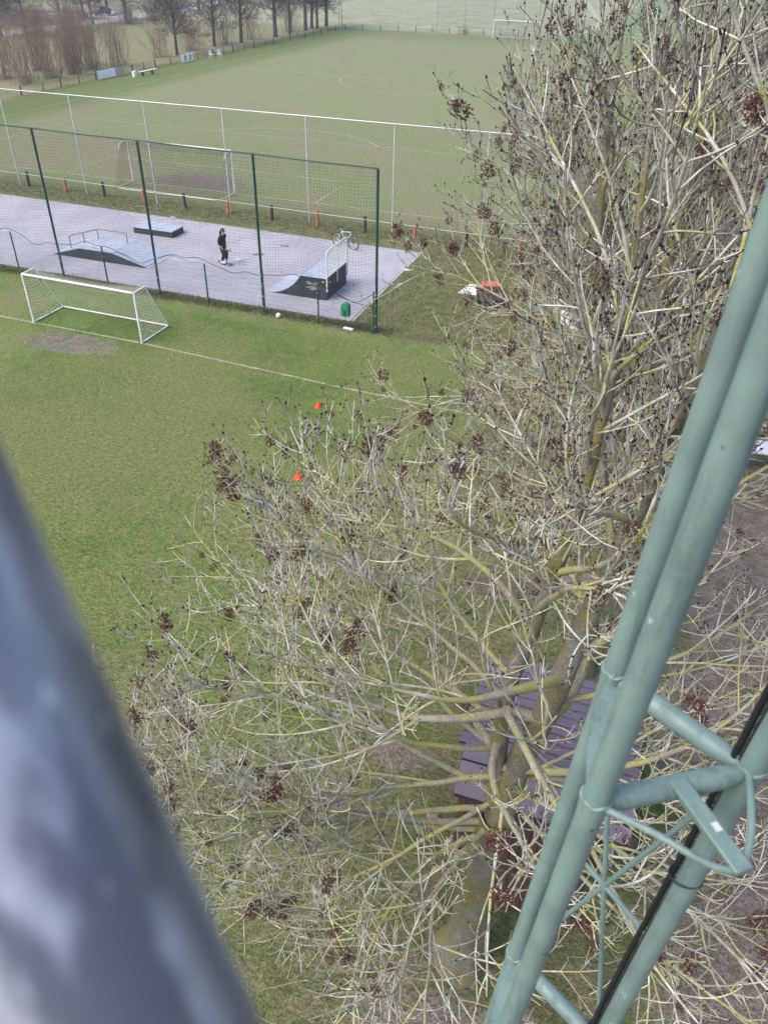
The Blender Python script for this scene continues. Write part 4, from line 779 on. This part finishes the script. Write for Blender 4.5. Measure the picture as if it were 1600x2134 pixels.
def crown(tree, base, stems, limbs, seed, mt, dens=1., clusters=0, twig=True, lvl4=True, upc=(.11, .17, .24), sides=(5, 4, 3), wob=.07, budn=.62, lenk=(.60, .55), spread=(.66, .68), cl_top=13., tipk=1., sp=(.34, .27, .27), rmin=.0046, bare=0., seg=(8, 5), clk=1.):
    rng = np.random.default_rng(seed); b = np.array([base[0], base[1], 0.]); parts = []
    allP = []; allR = []
    n1 = 14
    S = np.array([l[0] for l in limbs])-b; Dv = np.array([l[1] for l in limbs]); L1 = np.array([l[2] for l in limbs]); r1 = np.array([l[3] for l in limbs])
    P1 = grow(S, Dv, L1, n1, upc[0], wob*1.25, rng, droop=.02); R1 = taper(r1, np.full(len(r1), .007), n1, .8)
    for i in range(len(P1)):
        V, Q = tubes(P1[i:i+1], R1[i:i+1], 8); rad = np.repeat(R1[i], 8); link_mesh('branch', fast_mesh('branch', V, Q, {'rad': rad, 'tip': rad*0}), mt, tree)
    # the leaders carry branches too
    P0 = []; R0_ = []
    for p, r in stems:
        q = np.array(p)-b; s = np.linspace(0, len(q)-1, n1+1); P0.append(np.stack([np.interp(s, np.arange(len(q)), q[:, k]) for k in range(3)], 1)); R0_.append(np.interp(s, np.arange(len(q)), r))
    PA = np.concatenate([P1]+([np.array(P0)] if P0 else [])); RA_ = np.concatenate([R1]+([np.array(R0_)] if P0 else [])); LA_ = np.linalg.norm(np.diff(PA, axis=1), axis=2).sum(1)
    par, ts, pos, d, rr = spawn(PA, RA_, LA_, sp[0]/dens, .10, spread[0], rng, True, .10)
    L2 = np.minimum(2.8, LA_[par]*lenk[0]*(1.05-.62*ts))*rng.uniform(.45, 1.15, len(par)); ok = (pos[:, 2] > 1.6) & ~((np.hypot(pos[:, 0], pos[:, 1]) < bare) & (pos[:, 2] < 7.8) & (rng.uniform(size=len(pos)) < .85)); par, ts, pos, d, rr, L2 = (x[ok] for x in (par, ts, pos, d, rr, L2))
    n2 = seg[0]; P2 = grow(pos, d, L2, n2, upc[1], wob*.5, rng, cv=1.9); r2 = np.minimum(rr*.66, .007+.0090*L2); R2 = taper(r2, np.full(len(r2), rmin*1.25), n2)
    allP.append((P2, R2, sides[0], np.zeros_like(R2)))
    par, ts, pos, d, rr = spawn(P2, R2, L2, sp[1]/dens, .20, spread[1], rng, True, .16)
    L3 = np.clip(L2[par]*lenk[1]*(1.1-.55*ts), .10, 1.05)*rng.uniform(.5, 1.25, len(par)); n3 = seg[1]; P3 = grow(pos, d, L3, n3, upc[2], wob*.6, rng, cv=2.2); r3 = np.minimum(rr*.80, .0052+.0045*L3); R3 = taper(r3, np.full(len(r3), rmin), n3)
    tt = np.linspace(0, 1, n3+1)[None]*np.clip((P3[:, -1, 2:3]-5.5)/5., .12, 1)*tipk; allP.append((P3, R3, sides[1], tt+0*R3)); P_end = [P3, P2]
    if lvl4:
        par, ts, pos, d, rr = spawn(P3, R3, L3, sp[2]/dens, .30, .65, rng, True, .45); L4 = rng.uniform(.08, .26, len(par)); n4 = 3; P4 = grow(pos, d, L4, n4, .34, wob, rng); R4 = taper(np.full(len(par), rmin*.95), np.full(len(par), rmin*.75), n4)
        tt = np.linspace(.2, 1, n4+1)[None]*np.clip((P4[:, -1, 2:3]-4.5)/5., .18, 1)*tipk; allP.append((P4, R4, sides[2], tt+0*R4)); P_end.append(P4)
    V = []; Q = []; ra = []; ti = []; off_ = 0
    for P, Rr, s_, tp_ in allP: v, q = tubes(P, Rr, s_); V.append(v); Q.append(q+off_); off_ += len(v); ra.append(np.repeat(Rr.ravel(), s_)); ti.append(np.repeat(tp_.ravel(), s_))
    tag(link_mesh('twigs', fast_mesh('twigs', np.concatenate(V), np.concatenate(Q), {'rad': np.concatenate(ra), 'tip': np.concatenate(ti)}), mt, tree), kind='stuff')
    if budn > 0:
        e = np.concatenate([p[:, -1] for p in P_end]); dd = np.concatenate([nrm(p[:, -1]-p[:, -2]) for p in P_end])
        k = rng.uniform(size=len(e)) < budn; e = e[k]; dd = dd[k]
        hi = (P3[:, -1, 2] > 7.5); extra = P3[hi]; 
        if len(extra): ee = np.concatenate([extra[:, j] for j in (2, 3, 4)]); ed = np.concatenate([nrm(extra[:, j+1]-extra[:, j]) for j in (2, 3, 4)]); kk = rng.uniform(size=len(ee)) < .9*budn; e = np.concatenate([e, ee[kk]]); dd = np.concatenate([dd, ed[kk]])
        n = len(e); a = nrm(np.cross(dd, rng.normal(0, 1, (n, 3)))); c = np.cross(dd, a); s_ = rng.uniform(.007, .012, (n, 1))*np.clip(.55+e[:, 2:3]*.10, .8, 1.6); V = np.stack([e-dd*s_*.7, e+a*s_, e-a*s_*.5+c*s_*.87, e-a*s_*.5-c*s_*.87, e+dd*s_*1.8], 1).reshape(-1, 3)
        t = np.array([(0, 2, 1), (0, 3, 2), (0, 1, 3), (4, 1, 2), (4, 2, 3), (4, 3, 1)]); tag(link_mesh('buds', fast_mesh('buds', V, (t[None]+5*np.arange(n)[:, None, None]).reshape(-1, 3), smooth=False), M['bud'], tree), kind='stuff')
    if clusters:
        cand = np.concatenate([P2[:, 7], P3[:, 2], P3[:, 3]]); out_k = rng.uniform(size=len(cand)) < np.clip((np.hypot(cand[:, 0], cand[:, 1])-.6)/2.4, .15, 1); cand = cand[out_k]; cand = cand[rng.permutation(len(cand))]; out = []; cells = set()
        for p in cand:
            if len(out) >= clusters*2: break
            g_ = (int(p[0]//.42), int(p[1]//.42), int(p[2]//.42))
            if g_ not in cells: cells.add(g_); out.append(p)
        rest = []
        for i_, p in enumerate(out):
            s_ = rng.choice([.6, .8, 1.0, 1.3, 1.7], p=[.22, .30, .26, .16, .06]); e_ = (rng.normal(0, .35), rng.normal(0, .35), rng.uniform(0, 6.28)); v_ = rng.integers(5)
            if i_ >= clusters: rest.append((p, clk*(.6+.35*rng.uniform()), e_, v_)); continue
            o = link_mesh('seed_cluster', CL[v_], None, tree, p-np.array([0, 0, .04])); s_ *= clk; o.scale = (s_, s_, s_*rng.uniform(.9, 1.4)); o.rotation_euler = e_
        if rest:                                        # past 300 of a kind: the small remaining bunches in one part
            V = []; Q = []; k_ = 0
            for p, s_, e_, v_ in rest:
                v = CLV[v_][::1]*s_; c_, d_ = math.cos(e_[2]), math.sin(e_[2]); v = np.stack([v[:, 0]*c_-v[:, 1]*d_, v[:, 0]*d_+v[:, 1]*c_, v[:, 2]], 1)+p; V.append(v); Q.append(CLQ[v_]+k_); k_ += len(v)
            tag(link_mesh('small_seed_clusters', fast_mesh('small_seed_clusters', np.concatenate(V), np.concatenate(Q), smooth=False), M['cluster'], tree), kind='stuff')
def trunk_mesh(tree, base, pts, radii, mt, name='trunk', lump=(), sides=20, k=6, seed=0):
    b = np.array([base[0], base[1], 0.]); C_ = catmull([np.array(p)-b for p in pts], k); rr = np.interp(np.linspace(0, len(radii)-1, len(C_)), np.arange(len(radii)), radii)
    V, Q = tubes(C_[None], rr[None], sides); rng = np.random.default_rng(seed); V3 = V.reshape(len(C_), sides, 3); a = np.arange(sides)*2*math.pi/sides
    for i in range(len(C_)):
        f = 1+.05*np.sin(3*a+i*.18+seed)+.035*np.sin(5*a-i*.25)+.03*np.sin(9*a+i*.9)*np.sin(i*.7)+.028*rng.normal(size=sides)
        V3[i] = C_[i]+(V3[i]-C_[i])*f[:, None]
    V = V3.reshape(-1, 3)
    for c, r, s_ in lump:
        d = np.linalg.norm(V-np.array(c), axis=1); g_ = s_*np.exp(-(d/r)**2); ax2 = np.repeat(C_, sides, 0); V = V+nrm(V-ax2)*g_[:, None]
    rad = np.repeat(rr, sides); link_mesh(name, fast_mesh(name, V, Q, {'rad': rad, 'tip': rad*0}), mt, tree); return C_+b, rr
def ash(name, label, base, trunk, tr_r, leaders, seed, nlimb=18, z0=2.6, z1=9.5, Lmax=5.0, dens=1., clusters=200, lumps=(), lvl4=True, azk=0, extra=(), e0=10, lt_=.45, **kw):
    t = thing(name, label, 'tree', (base[0], base[1], 0), group='ash trees in a row'); rng = np.random.default_rng(seed+100)
    tc, trr = trunk_mesh(t, base, trunk, tr_r, M['ash_trunk'], lump=lumps, seed=seed, sides=32, k=12); stems = []
    for i, (pts, r) in enumerate(leaders): c, r_ = trunk_mesh(t, base, pts, r, M['ash_trunk'], 'leader', sides=14, seed=seed+i); stems.append((c, r_))
    src = [(tc, trr)]+stems; limbs = []
    for i in range(nlimb):
        h = z0+(z1-z0)*(i+.5)/nlimb; cand = [(c, r) for c, r in src if c[0, 2]-.2 <= h <= c[-1, 2]]
        if not cand: continue
        c, r = cand[rng.integers(len(cand))]; j = int(np.argmin(np.abs(c[:, 2]-h))); az = i*2.399+azk+rng.normal(0, .25); f = (h-z0)/(z1-z0); el = R(e0+(76-e0)*f**.8+rng.normal(0, 7))
        limbs.append((c[j], np.array([math.cos(az)*math.cos(el), math.sin(az)*math.cos(el), math.sin(el)]), Lmax*(1-lt_*f)*rng.uniform(.8, 1.1), min(r[j]*.62, .028+.014*Lmax*(1-.5*f))))
    for p, az, el, L, r in extra: limbs.append((np.array(p), np.array([math.cos(R(az))*math.cos(R(el)), math.sin(R(az))*math.cos(R(el)), math.sin(R(el))]), L, r))
    crown(t, base, stems, limbs, seed, M['ash'], dens, clusters, lvl4=lvl4, **kw); return t
B1 = (29.25, -39.64)
ash('ash_tree', 'nearest lichen covered ash tree, its gnarled trunk beside the hut', B1,
    [(29.25, -39.72, -.1), (29.27, -39.66, .8), (29.30, -39.60, 1.8), (29.34, -39.55, 2.9), (29.42, -39.5, 3.8)], [.44, .30, .255, .24, .22],
    [([(29.40, -39.5, 3.5), (29.30, -39.46, 4.8), (29.28, -39.4, 6.1), (29.42, -39.3, 7.1), (29.65, -39.1, 8.8), (29.7, -38.8, 10.6), (29.6, -38.6, 12.2)], [.15, .115, .10, .09, .07, .045, .015]),
     ([(29.42, -39.5, 3.5), (29.56, -39.42, 4.9), (29.8, -39.4, 6.25), (29.95, -39.25, 7.2), (30.3, -38.9, 9.2), (30.6, -38.6, 11.2), (30.7, -38.4, 12.7)], [.21, .165, .14, .12, .08, .05, .015])],
    11, nlimb=22, z0=4.6, z1=10.2, Lmax=4.3, dens=.96, clusters=300, bare=.95, lt_=.60, spread=(.72, .84), clk=1.0, wob=.075, rmin=.0058, upc=(.065, .22, .38), lumps=(((-.36, -.10, .35), .26, .12), ((-.20, -.20, 1.75), .14, .06), ((.05, -.30, 2.6), .16, .05)),
    extra=(((29.30, -39.5, 3.6), 196, 2, 5.6, .055), ((29.30, -39.5, 4.3), 178, 12, 5.2, .05), ((29.30, -39.5, 3.9), 215, 8, 4.9, .05), ((29.28, -39.4, 5.0), 165, 18, 4.8, .045), ((29.28, -39.4, 5.6), 190, 24, 4.3, .042), ((29.40, -39.5, 3.6), 238, 12, 4.2, .045), ((29.40, -39.5, 3.3), 225, 0, 4.4, .04), ((29.7, -39.4, 5.5), 310, 25, 3.2, .04), ((29.6, -39.4, 4.3), -15, 16, 4.4, .045), ((29.8, -39.3, 6.0), 20, 24, 4.0, .04), ((29.28, -39.4, 6.4), 150, 30, 3.8, .04), ((29.3, -39.5, 4.6), 205, 16, 4.9, .045), ((29.3, -39.5, 5.2), 222, 20, 4.6, .042), ((29.3, -39.4, 6.0), 176, 26, 4.4, .04), ((29.3, -39.5, 3.4), 185, -4, 5.0, .045), ((29.35, -39.5, 4.1), 232, 4, 4.2, .04), ((29.35, -39.5, 3.7), 246, -4, 3.8, .036), ((29.35, -39.5, 3.4), 208, -6, 4.6, .04), ((29.6, -39.4, 4.0), -45, 4, 4.2, .04), ((29.6, -39.4, 4.6), 5, 8, 4.4, .04)))
B2 = (30.17, -32.75)
ash('ash_tree', 'tall ash tree with two pale leaders rising behind the hut', B2, [(30.2, -32.75, -.1), (30.1, -32.75, 1.2), (29.95, -32.72, 2.7), (29.87, -32.7, 5.0), (29.80, -32.7, 6.4)], [.27, .215, .19, .165, .155],
    [([(29.83, -32.7, 6.1), (29.35, -32.68, 7.1), (29.08, -32.7, 7.8), (28.85, -32.7, 9.6), (28.75, -32.7, 11.3), (28.7, -32.7, 12.9)], [.13, .105, .095, .08, .045, .014]),
     ([(29.83, -32.7, 6.1), (29.95, -32.65, 7.7), (30.02, -32.6, 9.2), (30.2, -32.5, 11.0), (30.4, -32.4, 13.0)], [.135, .11, .09, .05, .014]),
     ([(29.86, -32.7, 5.2), (30.6, -32.2, 7.0), (31.3, -31.6, 9.3), (31.8, -31.2, 12.0)], [.11, .085, .06, .014])],
    23, nlimb=28, z0=3.6, z1=11.4, Lmax=4.1, clk=1.1, dens=.98, clusters=300, azk=.6, e0=22,
    extra=(((29.9, -32.7, 4.0), 192, 14, 4.6, .06), ((29.87, -32.7, 4.8), 172, 22, 4.6, .055), ((29.6, -32.7, 6.6), 200, 36, 4.2, .05), ((29.3, -32.7, 7.2), 160, 44, 4.0, .045), ((29.87, -32.7, 5.4), 215, 22, 4.3, .05), ((29.0, -32.7, 8.2), 185, 60, 3.8, .045), ((28.9, -32.7, 9.0), 170, 66, 3.6, .04)))
ash('ash_tree', 'third ash tree in the row, half hidden behind the two near ones', (30.6, -26.0), [(30.6, -26, -.1), (30.55, -26, 1.5), (30.5, -26, 3.4), (30.4, -26, 5.2)], [.24, .19, .165, .145],
    [([(30.42, -26, 4.9), (29.6, -25.9, 7.0), (29.2, -25.8, 9.5), (29.0, -25.7, 12.6)], [.12, .09, .065, .014]), ([(30.42, -26, 4.9), (30.7, -26, 7.5), (30.9, -26, 10), (31.0, -26, 12.9)], [.125, .10, .065, .014])],
    37, nlimb=28, z0=3.4, z1=11.4, Lmax=4.2, clk=1.1, dens=1.04, clusters=290, azk=1.3, e0=25, extra=(((30.4, -26, 4.4), 190, 26, 5.0, .06), ((30.3, -26, 5.6), 165, 36, 4.8, .055), ((29.8, -26, 6.6), 180, 52, 4.6, .05), ((29.6, -26, 7.4), 200, 60, 4.4, .045)))
ash('ash_tree', 'fourth ash tree, standing in front of the parked white car', (31.0, -19.3), [(31.0, -19.3, -.1), (30.95, -19.3, 1.5), (30.9, -19.3, 3.6), (30.8, -19.3, 5.4)], [.24, .19, .165, .145],
    [([(30.82, -19.3, 5.1), (30.2, -19.3, 7.5), (29.9, -19.3, 10), (29.8, -19.3, 12.6)], [.12, .09, .06, .014]), ([(30.82, -19.3, 5.1), (31.4, -19.3, 7.5), (31.8, -19.3, 10), (32, -19.3, 12.9)], [.12, .09, .06, .014])],
    41, nlimb=26, z0=3.2, z1=11.4, Lmax=4.4, e0=25, dens=1.0, clusters=240, azk=2.2, lvl4=True, rmin=.0052)
ash('ash_tree', 'farthest ash tree of the row, beside the dark parked car', (31.6, -9.0), [(31.6, -9, -.1), (31.6, -9, 2), (31.5, -9, 4), (31.5, -9, 5.6)], [.24, .19, .165, .145],
    [([(31.5, -9, 5.3), (30.8, -9, 8), (30.5, -9, 10.5), (30.4, -9, 12.6)], [.12, .09, .06, .014]), ([(31.5, -9, 5.3), (32.2, -9, 8), (32.6, -9, 10.5), (32.8, -9, 12.9)], [.12, .09, .06, .014])],
    53, nlimb=18, z0=3.2, z1=11.0, Lmax=4.8, dens=1.1, clusters=140, azk=.3, lvl4=False, rmin=.007)

# bare trees behind the left touchline, the road and the yard
def bare_tree(label, x, y, h, tr, seed, z0=2.0, lm=3.6, nl=18, dens=.5, name='bare_tree', rmin=.010):
    t = thing(name, label, 'tree', (x, y, 0), group='bare dark trees'); rng = np.random.default_rng(seed)
    le = rng.normal(0, .15, 4); c, r = trunk_mesh(t, (x, y), [(x, y, -.1), (x+le[0]*.4, y, h*.2), (x+le[0], y+le[1], h*.5), (x+le[2], y+le[3], h*.95)], [tr*1.15, tr*.85, tr*.55, .02], M['dark_bark'], sides=10, k=5, seed=seed); limbs = []
    for i in range(nl):
        f = (i+.5)/nl; z = z0+(h*.85-z0)*f; j = int(np.argmin(np.abs(c[:, 2]-z))); az = i*2.4+rng.normal(0, .3); el = R(28+30*f+rng.normal(0, 6)); limbs.append((c[j], np.array([math.cos(az)*math.cos(el), math.sin(az)*math.cos(el), math.sin(el)]), lm*(1-.45*f)*rng.uniform(.8, 1.15), min(r[j]*.5, .055)))
    crown(t, (x, y), [(c, r)], limbs, seed, M['dark_bark'], dens, 0, lvl4=False, upc=(.04, .08, .10), sides=(3, 3, 3), budn=0, wob=.06, tipk=.6, rmin=rmin, spread=(.75, .75), sp=(.36, .30, .2), seg=(4, 2))
    return t
lt = [(-35.8, 57.4, .19, 'bare tree with wide low crown behind the running figure banner'), (-36.4, 68.2, .24, 'thick bare tree beyond the gap in the touchline fence'), (-35.4, 74.4, .26, 'straight dark trunk between the fence gap and the leaning pair'), (-34.6, 84.2, .33, 'stout ivy dark trunk at the middle of the far tree line'), (-34.5, 89.2, .22, 'slim bare tree right of the stout dark trunk'), (-34.9, 96.3, .30, 'broad bare trunk third from the far corner'), (-35.1, 99.2, .20, 'left stem of the twin bare trees near the corner'), (-34.7, 100.6, .20, 'right stem of the twin bare trees near the corner'), (-34.6, 104.4, .30, 'last bare tree beside the lattice floodlight mast')]
ltrees = []
for i, (x, y, r, lab) in enumerate(lt):
    if i < 6: ltrees.append(bare_tree(lab, x, y, 11.5+(i % 3), r, 200+i, z0=1.9 if i in (0, 1) else 2.6, lm=4.8, nl=28, dens=1.0, rmin=.020))
    else: o = copy_tree(ltrees[(2, 4, 5)[i-6]]); o.name = 'bare_tree'; o.location = (x, y, 0); o.rotation_euler.z = 1.3+i; o['label'] = lab
rt_ = [(-69.5, 63.5, 'roadside tree nearest the left picture edge'), (-68.6, 67.9, 'second roadside tree from the left picture edge'), (-70.3, 78.5, 'roadside tree in front of the red car'), (-70.2, 86.5, 'roadside tree left of the dark trailer'), (-69.8, 95.6, 'roadside tree in front of the covered boat'), (-76.5, 92.5, 'tree beside the dark trailer at the yard edge'), (-69.5, 108.0, 'roadside tree right of the covered boat'), (-69.8, 121.0, 'roadside tree farthest along the road')]
rtrees = []
for i, (x, y, lab) in enumerate(rt_):
    if i < 5: rtrees.append(bare_tree(lab, x, y, 12+(i*3 % 4), .26, 300+i, z0=2.0, lm=5.4, nl=28, dens=.8, name='roadside_tree', rmin=.026))
    else: o = copy_tree(rtrees[i-5]); o.name = 'roadside_tree'; o.location = (x, y, 0); o.rotation_euler.z = 1.9+i; o['label'] = lab
wtrees = []
bk_ = [(-98, 80), (-95, 90), (-100, 100), (-97, 114), (-92, 121), (-99, 128), (-88, 134), (-104, 90), (-103, 70), (-95, 66), (-86, 74), (-84, 62), (-90, 84), (-84, 116), (-82, 126), (-96, 140)]
for i, (x, y) in enumerate(bk_):
    if i < 3: wtrees.append(bare_tree('bare woodland tree behind the roadside yard', x, y, 13, .3, 340+i, z0=1.0, lm=5.6, nl=26, dens=.7, name='woodland_tree', rmin=.042))
    else: o = copy_tree(wtrees[i % 3]); o.name = 'woodland_tree'; o.location = (x, y, 0); o.rotation_euler.z = i*1.1; o.scale = (1, 1, .9+.05*(i % 4))
# multi-stemmed leafless shrubs
def shrub(x, y, h, n, sp_, lab, seed, mt='shrub', rm=.006, name='leafless_shrub'):
    t = thing(name, lab, 'shrub', (x, y, 0), group='leafless shrubs by the touchline'); rng = np.random.default_rng(seed); n = int(n*1.3); az = rng.uniform(0, 6.28, n); el = R(90)-np.abs(rng.normal(0, sp_, n)); S = np.stack([.45*rng.normal(size=n), .8*rng.normal(size=n), np.zeros(n)], 1)
    D0 = np.stack([np.cos(az)*np.cos(el), np.sin(az)*np.cos(el), np.sin(el)], 1); L = h*rng.uniform(.55, 1.05, n); P = grow(S, D0, L, 9, .015, .045, rng); Rr = taper(.008+.0034*L*rng.uniform(.5, 1.4, n), np.full(n, rm), 9)
    for i in np.argsort(-Rr[:, 0])[:12]: v, q = tubes(P[i:i+1], Rr[i:i+1], 5); rd = np.repeat(Rr[i], 5); link_mesh('stem', fast_mesh('stem', v, q, {'rad': rd, 'tip': rd*0}), M[mt], t)
    v, q = tubes(P, Rr*.98, 3); par, ts, pos, d, rr = spawn(P, Rr, L, .44, .30, .50, rng, False, .20); L2 = rng.uniform(.5, 1.9, len(par)); P2 = grow(pos, d, L2, 5, .05, .05, rng); R2 = taper(np.minimum(rr*.7, .010), np.full(len(par), rm*.8), 5); v2, q2 = tubes(P2, R2, 3)
    ra = np.concatenate([np.repeat(Rr.ravel(), 3), np.repeat(R2.ravel(), 3)]); tag(link_mesh('twigs', fast_mesh('twigs', np.concatenate([v, v2]), np.concatenate([q, q2+len(v)]), {'rad': ra, 'tip': ra*0}), M[mt], t), kind='stuff')
sh = [(-36.5, 29.1, 6.0, 46, .40, 'leafless shrub nearest the left picture edge behind the rail'), (-36.7, 33.6, 6.6, 50, .36, 'leafless shrub behind the left end of the plain white banner'), (-36.9, 37.6, 7.4, 60, .30, 'tallest clump of tan shoots behind the grey banner panel'), (-37.2, 41.4, 7.0, 60, .27, 'dense clump of tan shoots behind the plank bench'), (-36.2, 45.2, 5.6, 44, .25, 'narrow clump of tan shoots right of the plank bench'), (-36.6, 54.7, 4.6, 40, .38, 'open fan shaped shrub at the foot of the wide crowned tree'), (-37.0, 62.8, 4.2, 60, .42, 'reddish brown shrub left of the fence gap'), (-36.6, 71.5, 4.2, 56, .42, 'reddish brown shrub between two dark trunks'), (-36.3, 79.0, 4.0, 50, .42, 'low brown shrub left of the stout dark trunk'), (-36.2, 92.8, 3.6, 56, .42, 'brown shrub between the slim tree and the broad trunk'), (-41.0, 31.0, 7.0, 50, .38, 'leafless shrub standing back in the meadow at the left edge'), (-42.0, 38.0, 7.4, 54, .34, 'leafless shrub standing back in the meadow behind the tan clumps'), (-41.5, 44.0, 6.8, 50, .36, 'leafless shrub standing back in the meadow behind the bench'), (-9.2, 103.6, 1.1, 60, .5, 'small reddish bush at the fence left of the far goal'), (-65.5, 90.0, 3.0, 90, .6, 'brown scrub below the road left of the covered boat'), (-65.0, 97.0, 3.2, 110, .6, 'brown scrub below the road in front of the covered boat'), (-65.5, 104.5, 3.0, 90, .6, 'brown scrub below the road right of the covered boat'), (-66, 76, 4.2, 100, .55, 'brown scrub below the road in front of the red car'), (-66.5, 68, 4.2, 100, .55, 'brown scrub below the road at the left picture edge')]
for i, (x, y, h, n, s_, lab) in enumerate(sh): shrub(x, y, h, n, s_, lab, 500+i, rm=.006 if x > -40 else .010)

# ------------------------------------------------------------------ grass blades: short turf near the camera, longer tufts along edges
def blades(name, label, n, gen, h0, h1, wd, seed):
    rng = np.random.default_rng(seed); xy = gen(rng, n); n = len(xy); a = rng.uniform(0, 6.28, n); h = rng.uniform(h0, h1, n); le = rng.normal(0, .55, (n, 2))*h[:, None]; w2 = wd*rng.uniform(.7, 1.3, n)
    V = np.zeros((n, 3, 3)); V[:, 0, 0] = xy[:, 0]+np.cos(a)*w2; V[:, 0, 1] = xy[:, 1]+np.sin(a)*w2; V[:, 1, 0] = xy[:, 0]-np.cos(a)*w2; V[:, 1, 1] = xy[:, 1]-np.sin(a)*w2; V[:, 2, :2] = xy+le; V[:, 2, 2] = h
    o = link_mesh(name, fast_mesh(name, V.reshape(-1, 3), np.arange(3*n).reshape(-1, 3), {'rnd': np.repeat(rng.uniform(0, 1, n), 3)}), M['blade']); tag(o, label, 'grass', kind='stuff')
def near_field(rng, n):
    u = rng.uniform(0, 1, n); x = rng.uniform(8, 36, n); y = -44+26*u**1.3; k = (x > 29-(y+45)*1.25-4) & (x < 33+(y+45)*.25+2); k &= ~((x > 31.9) & (rng.uniform(size=n) < .85)); k &= ~(((x-8.5)/2.2)**2+((y+22.4)/.9)**2 < 1); k &= ~((x-29.3)**2/2.2+(y+40.9)**2/1.1 < 1); return np.stack([x[k], y[k]], 1)
blades('grass', 'short trampled turf of the near pitch and under the trees', 420000, near_field, .015, .05, .006, 1)
def edges(rng, n):
    k = n//4; xs_ = []
    xs_.append(np.stack([rng.uniform(-2, 20, k), -16.45-.04*(rng.uniform(-2, 20, k)-9)*0+rng.normal(-.15, .22, k)], 1)); xs_.append(np.stack([rng.uniform(-14, 27, k), rng.normal(-4.6, .7, k)], 1))
    xs_.append(np.stack([rng.uniform(18.2, 26, k), rng.uniform(-17, -5, k)], 1)); xs_.append(np.stack([-32.0+rng.normal(.3, .6, k), rng.uniform(22, 100, k)], 1)); return np.concatenate(xs_)
blades('long_grass', 'longer rough grass tufts along the fences and pad edges', 60000, edges, .04, .14, .012, 2)
def litter_field(rng, n): return np.stack([rng.uniform(24, 35, n), rng.uniform(-43, -22, n)], 1)
rng = np.random.default_rng(9); n = 2600; xy = litter_field(rng, n); a = rng.uniform(0, 6.28, n); s_ = rng.uniform(.010, .028, n)
V = np.zeros((n, 4, 3)); 
for k in range(4): V[:, k, 0] = xy[:, 0]+np.cos(a+k*1.57)*s_*(1 if k % 2 else .45); V[:, k, 1] = xy[:, 1]+np.sin(a+k*1.57)*s_*(1 if k % 2 else .45); V[:, k, 2] = .012+.02*rng.uniform(0, 1, n)
o = link_mesh('fallen_keys', fast_mesh('fallen_keys', V.reshape(-1, 3), np.arange(4*n).reshape(-1, 4), smooth=False), M['wood_grey']); tag(o, 'dry fallen ash keys and leaf litter under the trees', 'leaf litter', kind='stuff')

# ------------------------------------------------------------------ thin winter haze over the whole place
hz = MB().box((0, 160, 7.0), (900, 460, 16.4)).build('haze', None); hm, HN = newmat('haze_air'); pv = HN.n('ShaderNodeVolumePrincipled'); pv.inputs['Color'].default_value = (.93, .94, .97, 1); pv.inputs['Density'].default_value = .0006; pv.inputs['Anisotropy'].default_value = .2
ho = HN.n('ShaderNodeOutputMaterial'); hm.node_tree.links.new(pv.outputs[0], ho.inputs['Volume']); hz.data.materials.append(hm); tag(hz, 'thin pale haze over the pitches', 'haze', kind='stuff')
